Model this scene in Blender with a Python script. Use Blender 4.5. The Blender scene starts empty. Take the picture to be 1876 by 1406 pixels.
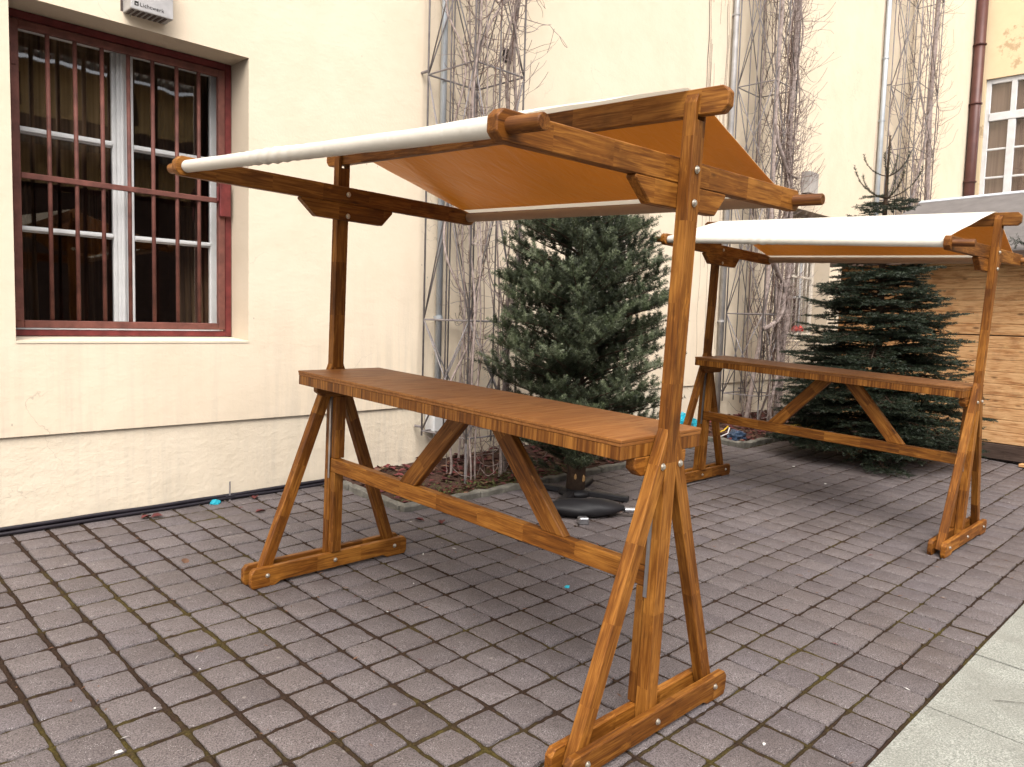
import bpy, bmesh, math, random
import numpy as np
from mathutils import Matrix, Vector, noise, Quaternion
R = math.radians
random.seed(7)
rng = np.random.default_rng(7)
sc = bpy.context.scene
COL = sc.collection

# ------------------------------------------------------------------ ground frame
SX, SY = 0.0058, 0.048                    # the yard drains away from the wall
def gz(x, y): return SX * x + SY * y
GM = Matrix(((1, 0, -SX, 0), (0, 1, -SY, 0), (SX, SY, 1, 0), (0, 0, 0, 1)))
ex = Vector((1, 0, SX)).normalized(); ey = (Vector((0, 1, SY)) - ex * (Vector((0, 1, SY)).dot(ex))).normalized(); ez = ex.cross(ey)
GM = Matrix((ex, ey, ez)).transposed().to_4x4()

# ------------------------------------------------------------------ object helpers
class MB:
    def __init__(s): s.v = []; s.f = []; s.m = []
    def add(s, vs, fs, mi=0):
        o = len(s.v); s.v += [tuple(a) for a in vs]; s.f += [tuple(i + o for i in f) for f in fs]; s.m += [mi] * len(fs)
        return s
    def box(s, x0, x1, y0, y1, z0, z1, mi=0, M=None):
        vs = [(x, y, z) for z in (z0, z1) for y in (y0, y1) for x in (x0, x1)]
        if M is not None: vs = [M @ Vector(v) for v in vs]
        return s.add(vs, [(0, 2, 3, 1), (4, 5, 7, 6), (0, 1, 5, 4), (2, 6, 7, 3), (0, 4, 6, 2), (1, 3, 7, 5)], mi)
    def tube(s, pts, rad, n=6, mi=0, caps=True):
        pts = [Vector(p) for p in pts]; k = len(pts)
        rad = rad if hasattr(rad, '__len__') else [rad] * k
        t = (pts[1] - pts[0]).normalized()
        a = t.orthogonal().normalized(); vs = []
        for i, p in enumerate(pts):
            t = (pts[min(i + 1, k - 1)] - pts[max(i - 1, 0)])
            if t.length < 1e-9: t = Vector((0, 0, 1))
            t.normalize(); a = (a - t * a.dot(t))
            if a.length < 1e-6: a = t.orthogonal()
            a.normalize(); b = t.cross(a)
            for j in range(n):
                q = 2 * math.pi * j / n
                vs.append(p + (a * math.cos(q) + b * math.sin(q)) * rad[i])
        fs = [(i * n + j, i * n + (j + 1) % n, (i + 1) * n + (j + 1) % n, (i + 1) * n + j) for i in range(k - 1) for j in range(n)]
        if caps: fs += [tuple(range(n - 1, -1, -1)), tuple((k - 1) * n + j for j in range(n))]
        return s.add(vs, fs, mi)
    def prism(s, poly, y0, y1, mi=0):
        """polygon of (x, z) extruded along y"""
        n = len(poly); vs = [(x, y0, z) for x, z in poly] + [(x, y1, z) for x, z in poly]
        fs = [tuple(range(n)), tuple(range(2 * n - 1, n - 1, -1))] + [(i, i + n, (i + 1) % n + n, (i + 1) % n) for i in range(n)]
        return s.add(vs, fs, mi)
    def mesh(s, name, mats, bevel=0, smooth=False, seg=1):
        me = bpy.data.meshes.new(name); me.from_pydata([tuple(v) for v in s.v], [], s.f)
        for m in (mats if isinstance(mats, (list, tuple)) else [mats]): me.materials.append(m)
        me.polygons.foreach_set('material_index', s.m)
        bm = bmesh.new(); bm.from_mesh(me); bmesh.ops.recalc_face_normals(bm, faces=bm.faces)
        if bevel:
            es = [e for e in bm.edges if len(e.link_faces) == 2 and e.calc_face_angle(0) > 0.35]
            bmesh.ops.bevel(bm, geom=es, offset=bevel, segments=seg, affect='EDGES', clamp_overlap=True, profile=0.6)
        bm.to_mesh(me); bm.free()
        if smooth: me.polygons.foreach_set('use_smooth', [True] * len(me.polygons))
        me.update(); return me
    def build(s, name, mats, parent=None, M=None, bevel=0, smooth=False, seg=1):
        return link(name, s.mesh(name, mats, bevel, smooth, seg), parent, M)
def link(name, me, parent=None, M=None):
    o = bpy.data.objects.new(name, me); COL.objects.link(o)
    if parent: o.parent = parent
    if M is not None: o.matrix_local = M
    if M is not None: LM[o.name] = M.copy()
    return o
LM = {}
def lm(o): return LM.get(o.name, Matrix())
def setm(o, M): o.matrix_local = M; LM[o.name] = M.copy()
def tag(o, label=None, cat=None, group=None, kind=None):
    if label: o['label'] = label
    if cat: o['category'] = cat
    if group: o['group'] = group
    if kind: o['kind'] = kind
    return o
def thing(name, label, cat, M=None, group=None):
    o = bpy.data.objects.new(name, None); COL.objects.link(o)
    o.empty_display_size = .1
    if M is not None: o.matrix_world = M
    return tag(o, label, cat, group)
def copy_tree(o, parent=None):
    c = o.copy(); COL.objects.link(c)
    if parent: c.parent = parent
    for ch in list(o.children): copy_tree(ch, c)
    return c
def fast_mesh(name, V, F, mats, mi=None, smooth=False):
    """V (n,3) array, F (m,k) array of equal-size faces"""
    me = bpy.data.meshes.new(name); n, k = F.shape
    me.vertices.add(len(V)); me.vertices.foreach_set('co', V.astype(np.float32).ravel())
    me.loops.add(n * k); me.loops.foreach_set('vertex_index', F.astype(np.int32).ravel())
    me.polygons.add(n); me.polygons.foreach_set('loop_start', np.arange(0, n * k, k, dtype=np.int32))
    for m in (mats if isinstance(mats, (list, tuple)) else [mats]): me.materials.append(m)
    if mi is not None: me.polygons.foreach_set('material_index', mi.astype(np.int32))
    if smooth: me.polygons.foreach_set('use_smooth', np.ones(n, dtype=bool))
    me.update(calc_edges=True); me.validate(); return me
def axes(o, x, z=None):
    """matrix with local X along x, and Z near z"""
    x = Vector(x).normalized(); z = Vector(z or (0, 0, 1)); y = z.cross(x).normalized(); z = x.cross(y)
    m = Matrix((x, y, z)).transposed().to_4x4(); m.translation = Vector(o); return m

# ------------------------------------------------------------------ materials
class NT:
    def __init__(s, name):
        s.mat = bpy.data.materials.new(name); s.mat.use_nodes = True
        s.n = s.mat.node_tree.nodes; s.l = s.mat.node_tree.links
        s.b = s.n['Principled BSDF']
    def new(s, t, **k):
        nd = s.n.new(t)
        for a, v in k.items():
            if a.startswith('_'): setattr(nd, a[1:], v)
        return nd
    def lk(s, a, b): s.l.new(a, b)
    def coord(s, scale=(1, 1, 1), kind='Object', rot=(0, 0, 0), loc=None):
        tc = s.new('ShaderNodeTexCoord'); mp = s.new('ShaderNodeMapping')
        mp.inputs['Scale'].default_value = scale; mp.inputs['Rotation'].default_value = rot
        if loc is not None: s.lk(loc, mp.inputs['Location'])
        s.lk(tc.outputs[kind], mp.inputs['Vector']); return mp.outputs[0]
    def noise(s, vec, scale=5, detail=4, rough=.55, dist=0):
        nd = s.new('ShaderNodeTexNoise'); nd.inputs['Scale'].default_value = scale; nd.inputs['Detail'].default_value = detail
        nd.inputs['Roughness'].default_value = rough; nd.inputs['Distortion'].default_value = dist
        if vec is not None: s.lk(vec, nd.inputs['Vector'])
        return nd.outputs['Fac']
    def voro(s, vec, scale=5, feat='F1', out='Distance', rand=1):
        nd = s.new('ShaderNodeTexVoronoi'); nd.feature = feat; nd.inputs['Scale'].default_value = scale; nd.inputs['Randomness'].default_value = rand
        s.lk(vec, nd.inputs['Vector']); return nd.outputs[out]
    def ramp(s, fac, stops):
        nd = s.new('ShaderNodeValToRGB'); cr = nd.color_ramp
        while len(cr.elements) < len(stops): cr.elements.new(.5)
        for e, (p, c) in zip(cr.elements, stops):
            e.position = p; e.color = (c[0], c[1], c[2], 1) if hasattr(c, '__len__') else (c, c, c, 1)
        s.lk(fac, nd.inputs[0]); return nd.outputs[0]
    def mix(s, fac, a, b, mode='MIX'):
        nd = s.new('ShaderNodeMix'); nd.data_type = 'RGBA'; nd.blend_type = mode
        for sock, v in ((nd.inputs['Factor'], fac), (nd.inputs['A'], a), (nd.inputs['B'], b)):
            if isinstance(v, (int, float)): sock.default_value = v
            elif isinstance(v, tuple): sock.default_value = (v[0], v[1], v[2], 1)
            else: s.lk(v, sock)
        # RGBA sockets share names: use explicit identifiers
        return nd.outputs['Result'] if False else nd.outputs[2]
    def math(s, op, a, b=None, clamp=False):
        nd = s.new('ShaderNodeMath'); nd.operation = op; nd.use_clamp = clamp
        for i, v in enumerate((a, b)):
            if v is None: continue
            if isinstance(v, (int, float)): nd.inputs[i].default_value = v
            else: s.lk(v, nd.inputs[i])
        return nd.outputs[0]
    def bump(s, h, strength=.3, dist=.01):
        nd = s.new('ShaderNodeBump'); nd.inputs['Strength'].default_value = strength; nd.inputs['Distance'].default_value = dist
        s.lk(h, nd.inputs['Height']); s.lk(nd.outputs[0], s.b.inputs['Normal'])
    def col(s, c): s.lk(c, s.b.inputs['Base Color'])
    def rough(s, r):
        if isinstance(r, (int, float)): s.b.inputs['Roughness'].default_value = r
        else: s.lk(r, s.b.inputs['Roughness'])
    def sep(s, vec):
        nd = s.new('ShaderNodeSeparateXYZ'); s.lk(vec, nd.inputs[0]); return nd.outputs
# ShaderNodeMix exposes A/B several times: fetch the RGBA ones by index
def _mix(s, fac, a, b, mode='MIX'):
    nd = s.new('ShaderNodeMix'); nd.data_type = 'RGBA'; nd.blend_type = mode
    socks = (nd.inputs[0], nd.inputs[6], nd.inputs[7])
    for sock, v in zip(socks, (fac, a, b)):
        if isinstance(v, (int, float)): sock.default_value = v
        elif isinstance(v, tuple): sock.default_value = (v[0], v[1], v[2], 1)
        else: s.lk(v, sock)
    return nd.outputs[2]
NT.mix = _mix

def wood_mat(name, dark, mid, light, seglen=.32, rough=.52, knots=True, bumpy=.25, spec=.28, lane=None, kn=(.03, .085), rp=(.36, .54, .72)):
    t = NT(name)
    oi = t.new('ShaderNodeObjectInfo')
    vm = t.new('ShaderNodeVectorMath'); vm.operation = 'SCALE'; vm.inputs['Scale'].default_value = 37.0
    cmb = t.new('ShaderNodeCombineXYZ')
    for i in range(3): t.lk(oi.outputs['Random'], cmb.inputs[i])
    t.lk(cmb.outputs[0], vm.inputs[0]); loc = vm.outputs[0]
    raw = t.coord((1, 1, 1), loc=loc)
    # finger-jointed lengths: each with its own tint and grain offset
    xyz = t.sep(raw)
    seg = t.math('FLOOR', t.math('DIVIDE', (t.math('ADD', xyz[0], t.math('MULTIPLY', t.math('FLOOR', t.math('MULTIPLY', xyz[1], 1 / lane)), 3.171)) if lane else xyz[0]), seglen))
    wn = t.new('ShaderNodeTexWhiteNoise'); wn.noise_dimensions = '1D'; t.lk(seg, wn.inputs['W'])
    segv = wn.outputs['Value']
    va = t.new('ShaderNodeVectorMath'); va.operation = 'ADD'; t.lk(raw, va.inputs[0]); t.lk(wn.outputs['Color'], va.inputs[1])
    def sc_(v, s):
        m = t.new('ShaderNodeMapping'); m.inputs['Scale'].default_value = s; t.lk(v, m.inputs['Vector']); return m.outputs[0]
    g1 = t.noise(sc_(va.outputs[0], (1.6, 22, 22)), 2.2, 5, .6, 1.2)
    g2 = t.noise(sc_(va.outputs[0], (4, 120, 120)), 2.0, 3, .6)
    blot = t.noise(sc_(raw, (2.5, 5, 5)), 2.0, 3, .5)
    f = t.math('ADD', t.math('MULTIPLY', g1, .55), t.math('MULTIPLY', g2, .27))
    f = t.math('ADD', f, t.math('MULTIPLY', segv, .115)); f = t.math('ADD', f, t.math('MULTIPLY', blot, .20))
    c = t.ramp(f, [(rp[0], dark), (rp[1], mid), (rp[2], light)])
    c = t.mix(t.math('MULTIPLY', t.ramp(t.noise(sc_(raw, (5, 16, 16)), 1.6, 5, .7), [(.60, 0.0), (.70, 1.0)]), .38), c, tuple(min(1, a * 1.45) for a in light))   # scuffs
    c = t.mix(t.ramp(t.noise(sc_(raw, (3.5, 6, 6)), 1.3, 4, .6), [(.54, 0.0), (.70, .42)]), c, dark)                                                            # darker stain
    tone = t.math('ADD', .80, t.math('MULTIPLY', oi.outputs['Random'], .42)); tc_ = t.new('ShaderNodeCombineXYZ')
    for i in range(3): t.lk(tone, tc_.inputs[i])
    c = t.mix(1.0, c, tc_.outputs[0], 'MULTIPLY')
    if knots:
        k = t.voro(sc_(va.outputs[0], (3.2, 9, 9)), 1.0, rand=1)
        km = t.ramp(k, [(kn[0], 1.0), (kn[1], 0.0)])
        c = t.mix(t.math('MULTIPLY', km, .75), c, tuple(a * .35 for a in dark))
    t.col(c); t.rough(t.ramp(g1, [(.3, rough + .12), (.7, rough - .06)])); t.b.inputs['Specular IOR Level'].default_value = spec
    t.bump(t.math('ADD', g2, g1), bumpy, .0015)
    return t.mat

W_STALL = wood_mat('stained_wood', (.040, .0100, .0011), (.175, .057, .0060), (.385, .158, .027), seglen=.27)
W_TOP = wood_mat('stained_board', (.135, .043, .0060), (.205, .073, .0125), (.30, .122, .028), seglen=.55, lane=.12, spec=.5, rough=.5, knots=False, bumpy=.15)
def apron_mat():
    t = NT('stained_edge'); v = t.coord((1, 1, 1)); a = t.noise(t.coord((75, 30, 2.2)), 1.0, 4, .65); b = t.noise(t.coord((14, 14, 1.2)), 1.0, 3, .6); d = t.noise(t.coord((2.2, 2, 1)), 1.0, 2)
    f = t.math('ADD', t.math('MULTIPLY', a, .55), t.math('ADD', t.math('MULTIPLY', b, .4), t.math('MULTIPLY', d, .15)))
    t.col(t.ramp(f, [(.38, (.024, .0052, .0008)), (.53, (.140, .043, .0046)), (.68, (.40, .165, .030))])); t.rough(.5); t.b.inputs['Specular IOR Level'].default_value = .3; t.bump(a, .25, .0015); return t.mat
W_APRON = apron_mat()
W_ROUND = wood_mat('stained_round', (.075, .021, .003), (.165, .055, .0080), (.30, .118, .022), seglen=3, knots=False, rp=(.42, .53, .64))
W_PINE = wood_mat('pine_board', (.24, .085, .030), (.60, .295, .120), (.80, .48, .235), seglen=2.3, rough=.62, knots=True, bumpy=.25, spec=.2, kn=(.07, .15), rp=(.42, .53, .64))
W_OLD = wood_mat('old_dark_board', (.05, .03, .022), (.10, .065, .05), (.16, .11, .085), seglen=2.3, rough=.7)
W_PINE_RED = wood_mat('pine_corner_board', (.20, .075, .02), (.36, .15, .045), (.5, .24, .09), seglen=2.3, rough=.6)

def simple(name, c, rough=.6, metal=0, var=.25, scale=8, bump=.1, bdist=.002, spec=.4):
    t = NT(name); v = t.coord((1, 1, 1)); n = t.noise(v, scale, 5, .6)
    t.col(t.ramp(n, [(.3, tuple(a * (1 - var) for a in c)), (.7, tuple(min(1, a * (1 + var * .6)) for a in c))]))
    t.rough(rough); t.b.inputs['Metallic'].default_value = metal; t.b.inputs['Specular IOR Level'].default_value = spec
    if bump: t.bump(t.noise(v, scale * 9, 4, .6), bump, bdist)
    return t.mat

def plaster_mat(name, base, rough_bump, stain=1.0, peel=False):
    t = NT(name); v = t.coord((1, 1, 1)); xyz = t.sep(v)
    big = t.noise(v, .55, 4, .55); mid = t.noise(v, 3.5, 5, .6)
    c = t.ramp(big, [(.3, tuple(a * .95 for a in base)), (.7, tuple(min(1, a * 1.03) for a in base))])
    c = t.mix(t.ramp(mid, [(.42, 0.0), (.72, .38)]), c, (base[0] * .86, base[1] * .84, base[2] * .8))
    # run-off streaks: stretched vertically, only where rain runs off the sills and near the splash zone
    st = t.noise(t.coord((9, 9, .55)), 1.6, 5, .65, .3)
    zone = t.noise(t.coord((.9, .9, .45)), 1.1, 3, .5)
    low = t.math('SUBTRACT', 1.0, t.math('MULTIPLY', t.math('SUBTRACT', xyz[2], .1), .55), True)
    sm = t.math('MULTIPLY', t.ramp(st, [(.44, 0.0), (.70, 1.0)]), t.ramp(zone, [(.38, 0.0), (.60, 1.0)]))
    sm = t.math('MULTIPLY', sm, t.math('MULTIPLY', low, .55 * stain))
    c = t.mix(sm, c, (.38, .355, .31))
    # grime specks and scratches
    sp = t.voro(t.coord((1, 1, .45)), 11)
    sp2 = t.math('MULTIPLY', t.ramp(sp, [(.028, 1.0), (.05, 0.0)]), t.ramp(t.noise(v, 1.7, 3), [(.5, 0.0), (.62, 1.0)]))
    c = t.mix(t.math('MULTIPLY', sp2, .55 * stain), c, (.20, .16, .13))
    # hairline cracks
    wv = t.new('ShaderNodeVectorMath'); wv.operation = 'ADD'; nz = t.new('ShaderNodeTexNoise'); nz.inputs['Scale'].default_value = 2.2; nz.inputs['Detail'].default_value = 6; t.lk(v, nz.inputs['Vector']); t.lk(v, wv.inputs[0]); t.lk(nz.outputs['Color'], wv.inputs[1])
    cr = t.voro(wv.outputs[0], .9, 'DISTANCE_TO_EDGE')
    cm = t.math('MULTIPLY', t.ramp(cr, [(.0, 1.0), (.0045, 0.0)]), t.ramp(t.noise(v, .8, 3), [(.52, 0.0), (.62, .42)]))
    c = t.mix(t.math('MULTIPLY', cm, stain), c, (.33, .27, .21))
    if peel:
        p = t.noise(v, 1.1, 7, .68)
        c = t.mix(t.ramp(p, [(.565, 0.0), (.60, .75)]), c, (.50, .34, .20))
    t.col(c); t.rough(.9); t.b.inputs['Specular IOR Level'].default_value = .15
    h = t.math('ADD', t.noise(v, 55, 5, .65), t.math('ADD', t.math('MULTIPLY', t.noise(v, 16, 4, .6), 1.2), t.math('MULTIPLY', t.noise(t.coord((1, 1, 2.2)), 4.5, 4, .55), 2.0)))
    t.bump(h, rough_bump, .006)
    return t.mat
M_WALL = plaster_mat('cream_plaster', (.84, .705, .540), .24, 1.1)
M_PLINTH = plaster_mat('rough_cream_plaster', (.82, .705, .55), .45, .75)
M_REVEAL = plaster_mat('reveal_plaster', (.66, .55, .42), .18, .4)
M_WALL2 = plaster_mat('ochre_plaster', (.84, .66, .42), .2, .3, peel=True)
M_OPP = plaster_mat('tan_plaster', (.72, .50, .24), .2, .3)

def paver_mat():
    t = NT('concrete_paver'); v = t.coord((1, 1, 1)); g = t.new('ShaderNodeNewGeometry')
    isl = g.outputs['Random Per Island']
    base = t.ramp(isl, [(0, (.152, .128, .130)), (.35, (.192, .163, .163)), (.7, (.214, .181, .178)), (1, (.172, .148, .157))])
    blot = t.noise(v, 2.2, 5, .6); base = t.mix(t.ramp(blot, [(.35, .5), (.65, 0.0)]), base, (.110, .087, .082))
    warm = t.noise(v, .9, 4, .55); base = t.mix(t.ramp(warm, [(.5, 0.0), (.75, .45)]), base, (.152, .115, .098))
    fine = t.noise(v, 190, 3, .7); base = t.mix(t.ramp(fine, [(.34, 1.0), (.57, 0.0)]), base, (.042, .033, .031))
    fl = t.voro(v, 150); flm = t.math('MULTIPLY', t.ramp(fl, [(.16, 1.0), (.26, 0.0)]), t.ramp(t.noise(v, 34, 3), [(.46, 0.0), (.64, .85)]))
    base = t.mix(flm, base, (.56, .52, .51))
    lich = t.voro(t.coord((1, 1, 1)), 7.5); lm = t.ramp(lich, [(.035, .6), (.075, 0.0)])
    base = t.mix(lm, base, (.32, .28, .25))
    t.col(base); t.rough(t.ramp(blot, [(.3, .58), (.7, .78)])); t.b.inputs['Specular IOR Level'].default_value = .35
    t.bump(t.math('ADD', fine, t.math('MULTIPLY', t.noise(v, 45, 4, .6), .8)), .55, .004)
    return t.mat
M_PAVER = paver_mat()
def moss_mat(name, soil, moss, lo, hi):
    t = NT(name); v = t.coord((1, 1, 1))
    m = t.math('ADD', t.math('MULTIPLY', t.noise(v, 1.5, 5, .6), .65), t.math('MULTIPLY', t.noise(v, 16, 5, .7), .35)); f = t.noise(v, 120, 4, .7)
    c1 = t.ramp(f, [(.3, tuple(a * .5 for a in soil)), (.7, tuple(a * 1.6 for a in soil))])
    c2 = t.ramp(f, [(.3, tuple(a * .45 for a in moss)), (.7, tuple(a * 1.5 for a in moss))])
    t.col(t.mix(t.ramp(m, [(lo, 0.0), (hi, 1.0)]), c1, c2)); t.rough(.95); t.b.inputs['Specular IOR Level'].default_value = .1
    t.bump(f, .9, .006); return t.mat
M_JOINT = moss_mat('joint_soil', (.036, .022, .015), (.075, .058, .016), .50, .64)
M_SOIL = moss_mat('bed_soil', (.075, .042, .032), (.055, .055, .018), .55, .68)
M_GROUND = moss_mat('yard_ground', (.09, .075, .07), (.06, .055, .04), .6, .8)
def slab_mat():
    t = NT('granite_slab'); v = t.coord((1, 1, 1)); f = t.noise(v, 150, 5, .8); b = t.noise(v, 3, 4, .6)
    c = t.ramp(f, [(.37, (.13, .135, .115)), (.5, (.30, .305, .265)), (.63, (.54, .53, .47))])
    c = t.mix(t.ramp(b, [(.42, .5), (.62, 0.0)]), c, (.20, .195, .165)); t.col(c); t.rough(.75); t.bump(f, .35, .002); return t.mat
M_SLAB = slab_mat()
M_CRACK = simple('crack_dirt', (.05, .045, .035), .95)
M_KERB = simple('mossy_kerb_stone', (.20, .185, .155), .9, var=.45, scale=12, bump=.8, bdist=.01)

def fabric_mat(name, dcol, tcol, fac, ior, grough):
    t = NT(name); v = t.coord((1, 1, 1)); w = t.noise(v, 1.6, 4, .55); out = t.n['Material Output']
    d = t.new('ShaderNodeBsdfDiffuse'); tr = t.new('ShaderNodeBsdfTranslucent'); mx = t.new('ShaderNodeMixShader'); gl = t.new('ShaderNodeBsdfGlossy'); m2 = t.new('ShaderNodeMixShader'); lw = t.new('ShaderNodeLayerWeight'); lw.inputs['Blend'].default_value = .5
    t.lk(t.ramp(w, [(.3, tuple(a * .95 for a in dcol)), (.7, dcol)]), d.inputs['Color']); t.lk(t.ramp(w, [(.3, tuple(a * .88 for a in tcol)), (.7, tcol)]), tr.inputs['Color'])
    gl.inputs['Roughness'].default_value = grough; mx.inputs[0].default_value = fac
    bp = t.new('ShaderNodeBump'); bp.inputs['Strength'].default_value = .35; bp.inputs['Distance'].default_value = .015
    t.lk(t.noise(t.coord((2, 5, 2)), 3.2, 4, .55, .8), bp.inputs['Height'])
    for n_ in (d, tr, gl, lw): t.lk(bp.outputs[0], n_.inputs['Normal'])
    t.lk(d.outputs[0], mx.inputs[1]); t.lk(tr.outputs[0], mx.inputs[2]); t.lk(t.math('ADD', t.math('MULTIPLY', t.math('POWER', lw.outputs['Facing'], 5.0), ior), .012), m2.inputs[0]); t.lk(mx.outputs[0], m2.inputs[1]); t.lk(gl.outputs[0], m2.inputs[2])
    t.lk(m2.outputs[0], out.inputs['Surface']); return t.mat
M_UNDERSHADE = fabric_mat('shaded_canvas_underside', (.36, .145, .030), (.78, .30, .042), .6, .75, .3)  # added layer: the warm shade under the cream canvas is put into its colour
M_HEMSHADE = fabric_mat('shaded_canvas_hem', (.50, .33, .215), (.5, .3, .15), .2, .15, .5)  # cream canvas of the rear wrap, its shade painted as tan
M_FABRIC = fabric_mat('cream_canvas', (.90, .845, .735), (1.0, .88, .70), .27, .15, .5)
M_STEEL = simple('galvanised_steel', (.42, .42, .44), .38, .9, .15, 20, .05)
M_BOLT = simple('zinc_bolt', (.62, .58, .50), .35, .85, .15, 20, .05)
M_RED = simple('red_oxide_paint', (.165, .030, .028), .5, 0, .4, 14, .25, .002)
M_RUST = simple('rusty_red_paint', (.175, .062, .046), .65, 0, .5, 9, .4, .002)
M_WHITE = simple('old_white_paint', (.74, .73, .72), .5, 0, .12, 6, .15)
M_IVORY = simple('ivory_paint', (.70, .62, .52), .5, 0, .2, 6, .15)
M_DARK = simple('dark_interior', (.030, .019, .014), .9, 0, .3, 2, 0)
M_LAMP = simple('lamp_housing', (.46, .44, .43), .5, .25, .35, 5, .12)
M_LAMPSIDE = simple('lamp_grille_dark', (.10, .07, .06), .6, .2, .3, 30, .3)
M_INK = simple('lamp_print', (.02, .015, .015), .6, 0, 0, 1, 0)
M_ZINC = simple('pale_zinc_pipe', (.50, .53, .56), .45, .35, .15, 7, .08)
M_BROWN = simple('brown_painted_pipe', (.105, .040, .033), .4, .1, .2, 6, .05)
M_ROD = simple('grey_iron_rod', (.25, .225, .225), .6, .2, .3, 12, .15)
M_VINE = simple('grey_vine_bark', (.36, .285, .255), .85, 0, .5, 25, .6, .004)
M_TWIG = simple('brown_vine_twig', (.165, .100, .080), .85, 0, .5, 18, .3, .003)
M_BARK = simple('conifer_bark', (.075, .045, .028), .9, 0, .5, 20, .8, .01)
M_CUT = simple('fresh_cut_wood', (.52, .30, .12), .7, 0, .3, 20, .2)
M_CABLE = simple('black_cable', (.022, .018, .024), .38, 0, .3, 10, .05)
M_BLACK = simple('black_plastic', (.013, .012, .014), .55, 0, .3, 10, .15, .004)
M_TEAL = simple('teal_plastic', (.02, .40, .52), .35, 0, .4, 9, .5, .01)
M_BLUE = simple('dark_blue_plastic', (.05, .085, .15), .35, 0, .4, 9, .4, .01)
M_YELLOW = simple('yellow_plastic', (.75, .46, .03), .45, 0, .2, 9, .1)
M_LEAFRED = simple('dry_red_leaf', (.14, .030, .028), .7, 0, .6, 3, .2)
M_LEAFBROWN = simple('dry_brown_leaf', (.17, .085, .05), .75, 0, .5, 3, .2)
M_COVER = simple('green_ground_cover', (.075, .085, .022), .8, 0, .5, 14, .2)
M_SCRAP = simple('white_scrap', (.72, .70, .66), .7, 0, .1, 5, 0)
M_ROOF = simple('grey_roofing_felt', (.165, .148, .140), .85, 0, .2, 6, .35, .003)
M_TRIM = simple('pale_roof_trim', (.60, .62, .66), .5, .2, .1, 6, .05)
M_TILE = simple('brown_roof_tile', (.11, .065, .05), .8, 0, .4, 6, .3)
M_ORNRED = simple('red_ornament', (.5, .03, .02), .4, 0, .2, 6, 0)
def glass_mat(name, refl, tint):
    t = NT(name); out = t.n['Material Output']
    tr = t.new('ShaderNodeBsdfTransparent'); gl = t.new('ShaderNodeBsdfGlossy'); lw = t.new('ShaderNodeFresnel'); mx = t.new('ShaderNodeMixShader')
    lw.inputs['IOR'].default_value = refl; gl.inputs['Roughness'].default_value = .015; gl.inputs['Color'].default_value = (.95, .93, .92, 1); tr.inputs['Color'].default_value = (*tint, 1)
    bp = t.new('ShaderNodeBump'); bp.inputs['Strength'].default_value = .06; bp.inputs['Distance'].default_value = .02
    t.lk(t.noise(t.coord((1, 1, .6)), 2.5, 2), bp.inputs['Height']); t.lk(bp.outputs[0], gl.inputs['Normal'])
    t.lk(lw.outputs[0], mx.inputs[0]); t.lk(tr.outputs[0], mx.inputs[1]); t.lk(gl.outputs[0], mx.inputs[2]); t.lk(mx.outputs[0], out.inputs['Surface']); return t.mat
M_GLASS = glass_mat('window_glass', 2.05, (.86, .80, .74))
def curtain_mat(name, a, b):
    t = NT(name); n = t.noise(t.coord((14, 14, .25)), 1.3, 3, .5); t.col(t.ramp(n, [(.35, a), (.65, b)])); t.rough(.9); return t.mat
M_CURT = curtain_mat('brown_striped_curtain', (.045, .028, .018), (.20, .14, .085))
M_CURT2 = curtain_mat('mauve_curtain', (.20, .15, .13), (.32, .25, .22))
def needle_mat(name, a, b, c):
    t = NT(name); g = t.new('ShaderNodeNewGeometry'); n = t.noise(t.coord((1, 1, 1)), 9, 2)
    f = t.math('ADD', t.math('MULTIPLY', g.outputs['Random Per Island'], .35), t.math('MULTIPLY', t.ramp(n, [(.35, 0.0), (.65, 1.0)]), .6))
    t.col(t.ramp(f, [(.2, a), (.55, b), (.9, c)])); t.rough(.5); t.b.inputs['Specular IOR Level'].default_value = .45; return t.mat
M_NEED1 = needle_mat('fir_needle', (.016, .023, .009), (.046, .058, .026), (.11, .125, .075))
M_NEED1B = needle_mat('fir_highlight_needle', (.06, .08, .035), (.135, .165, .085), (.30, .325, .22))  # lighter copy of the needles, painted highlights for outer shoots
M_NEED2 = needle_mat('spruce_needle', (.011, .019, .009), (.024, .036, .017), (.060, .078, .048))

# ------------------------------------------------------------------ setting: ground, paving
def make_ground():
    mb = MB(); s = 60
    mb.add([(x, y, gz(x, y) - .03) for y in (-s, s) for x in (-s, s)], [(0, 1, 3, 2)])
    tag(mb.build('ground', M_GROUND), kind='structure')
make_ground()

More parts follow.
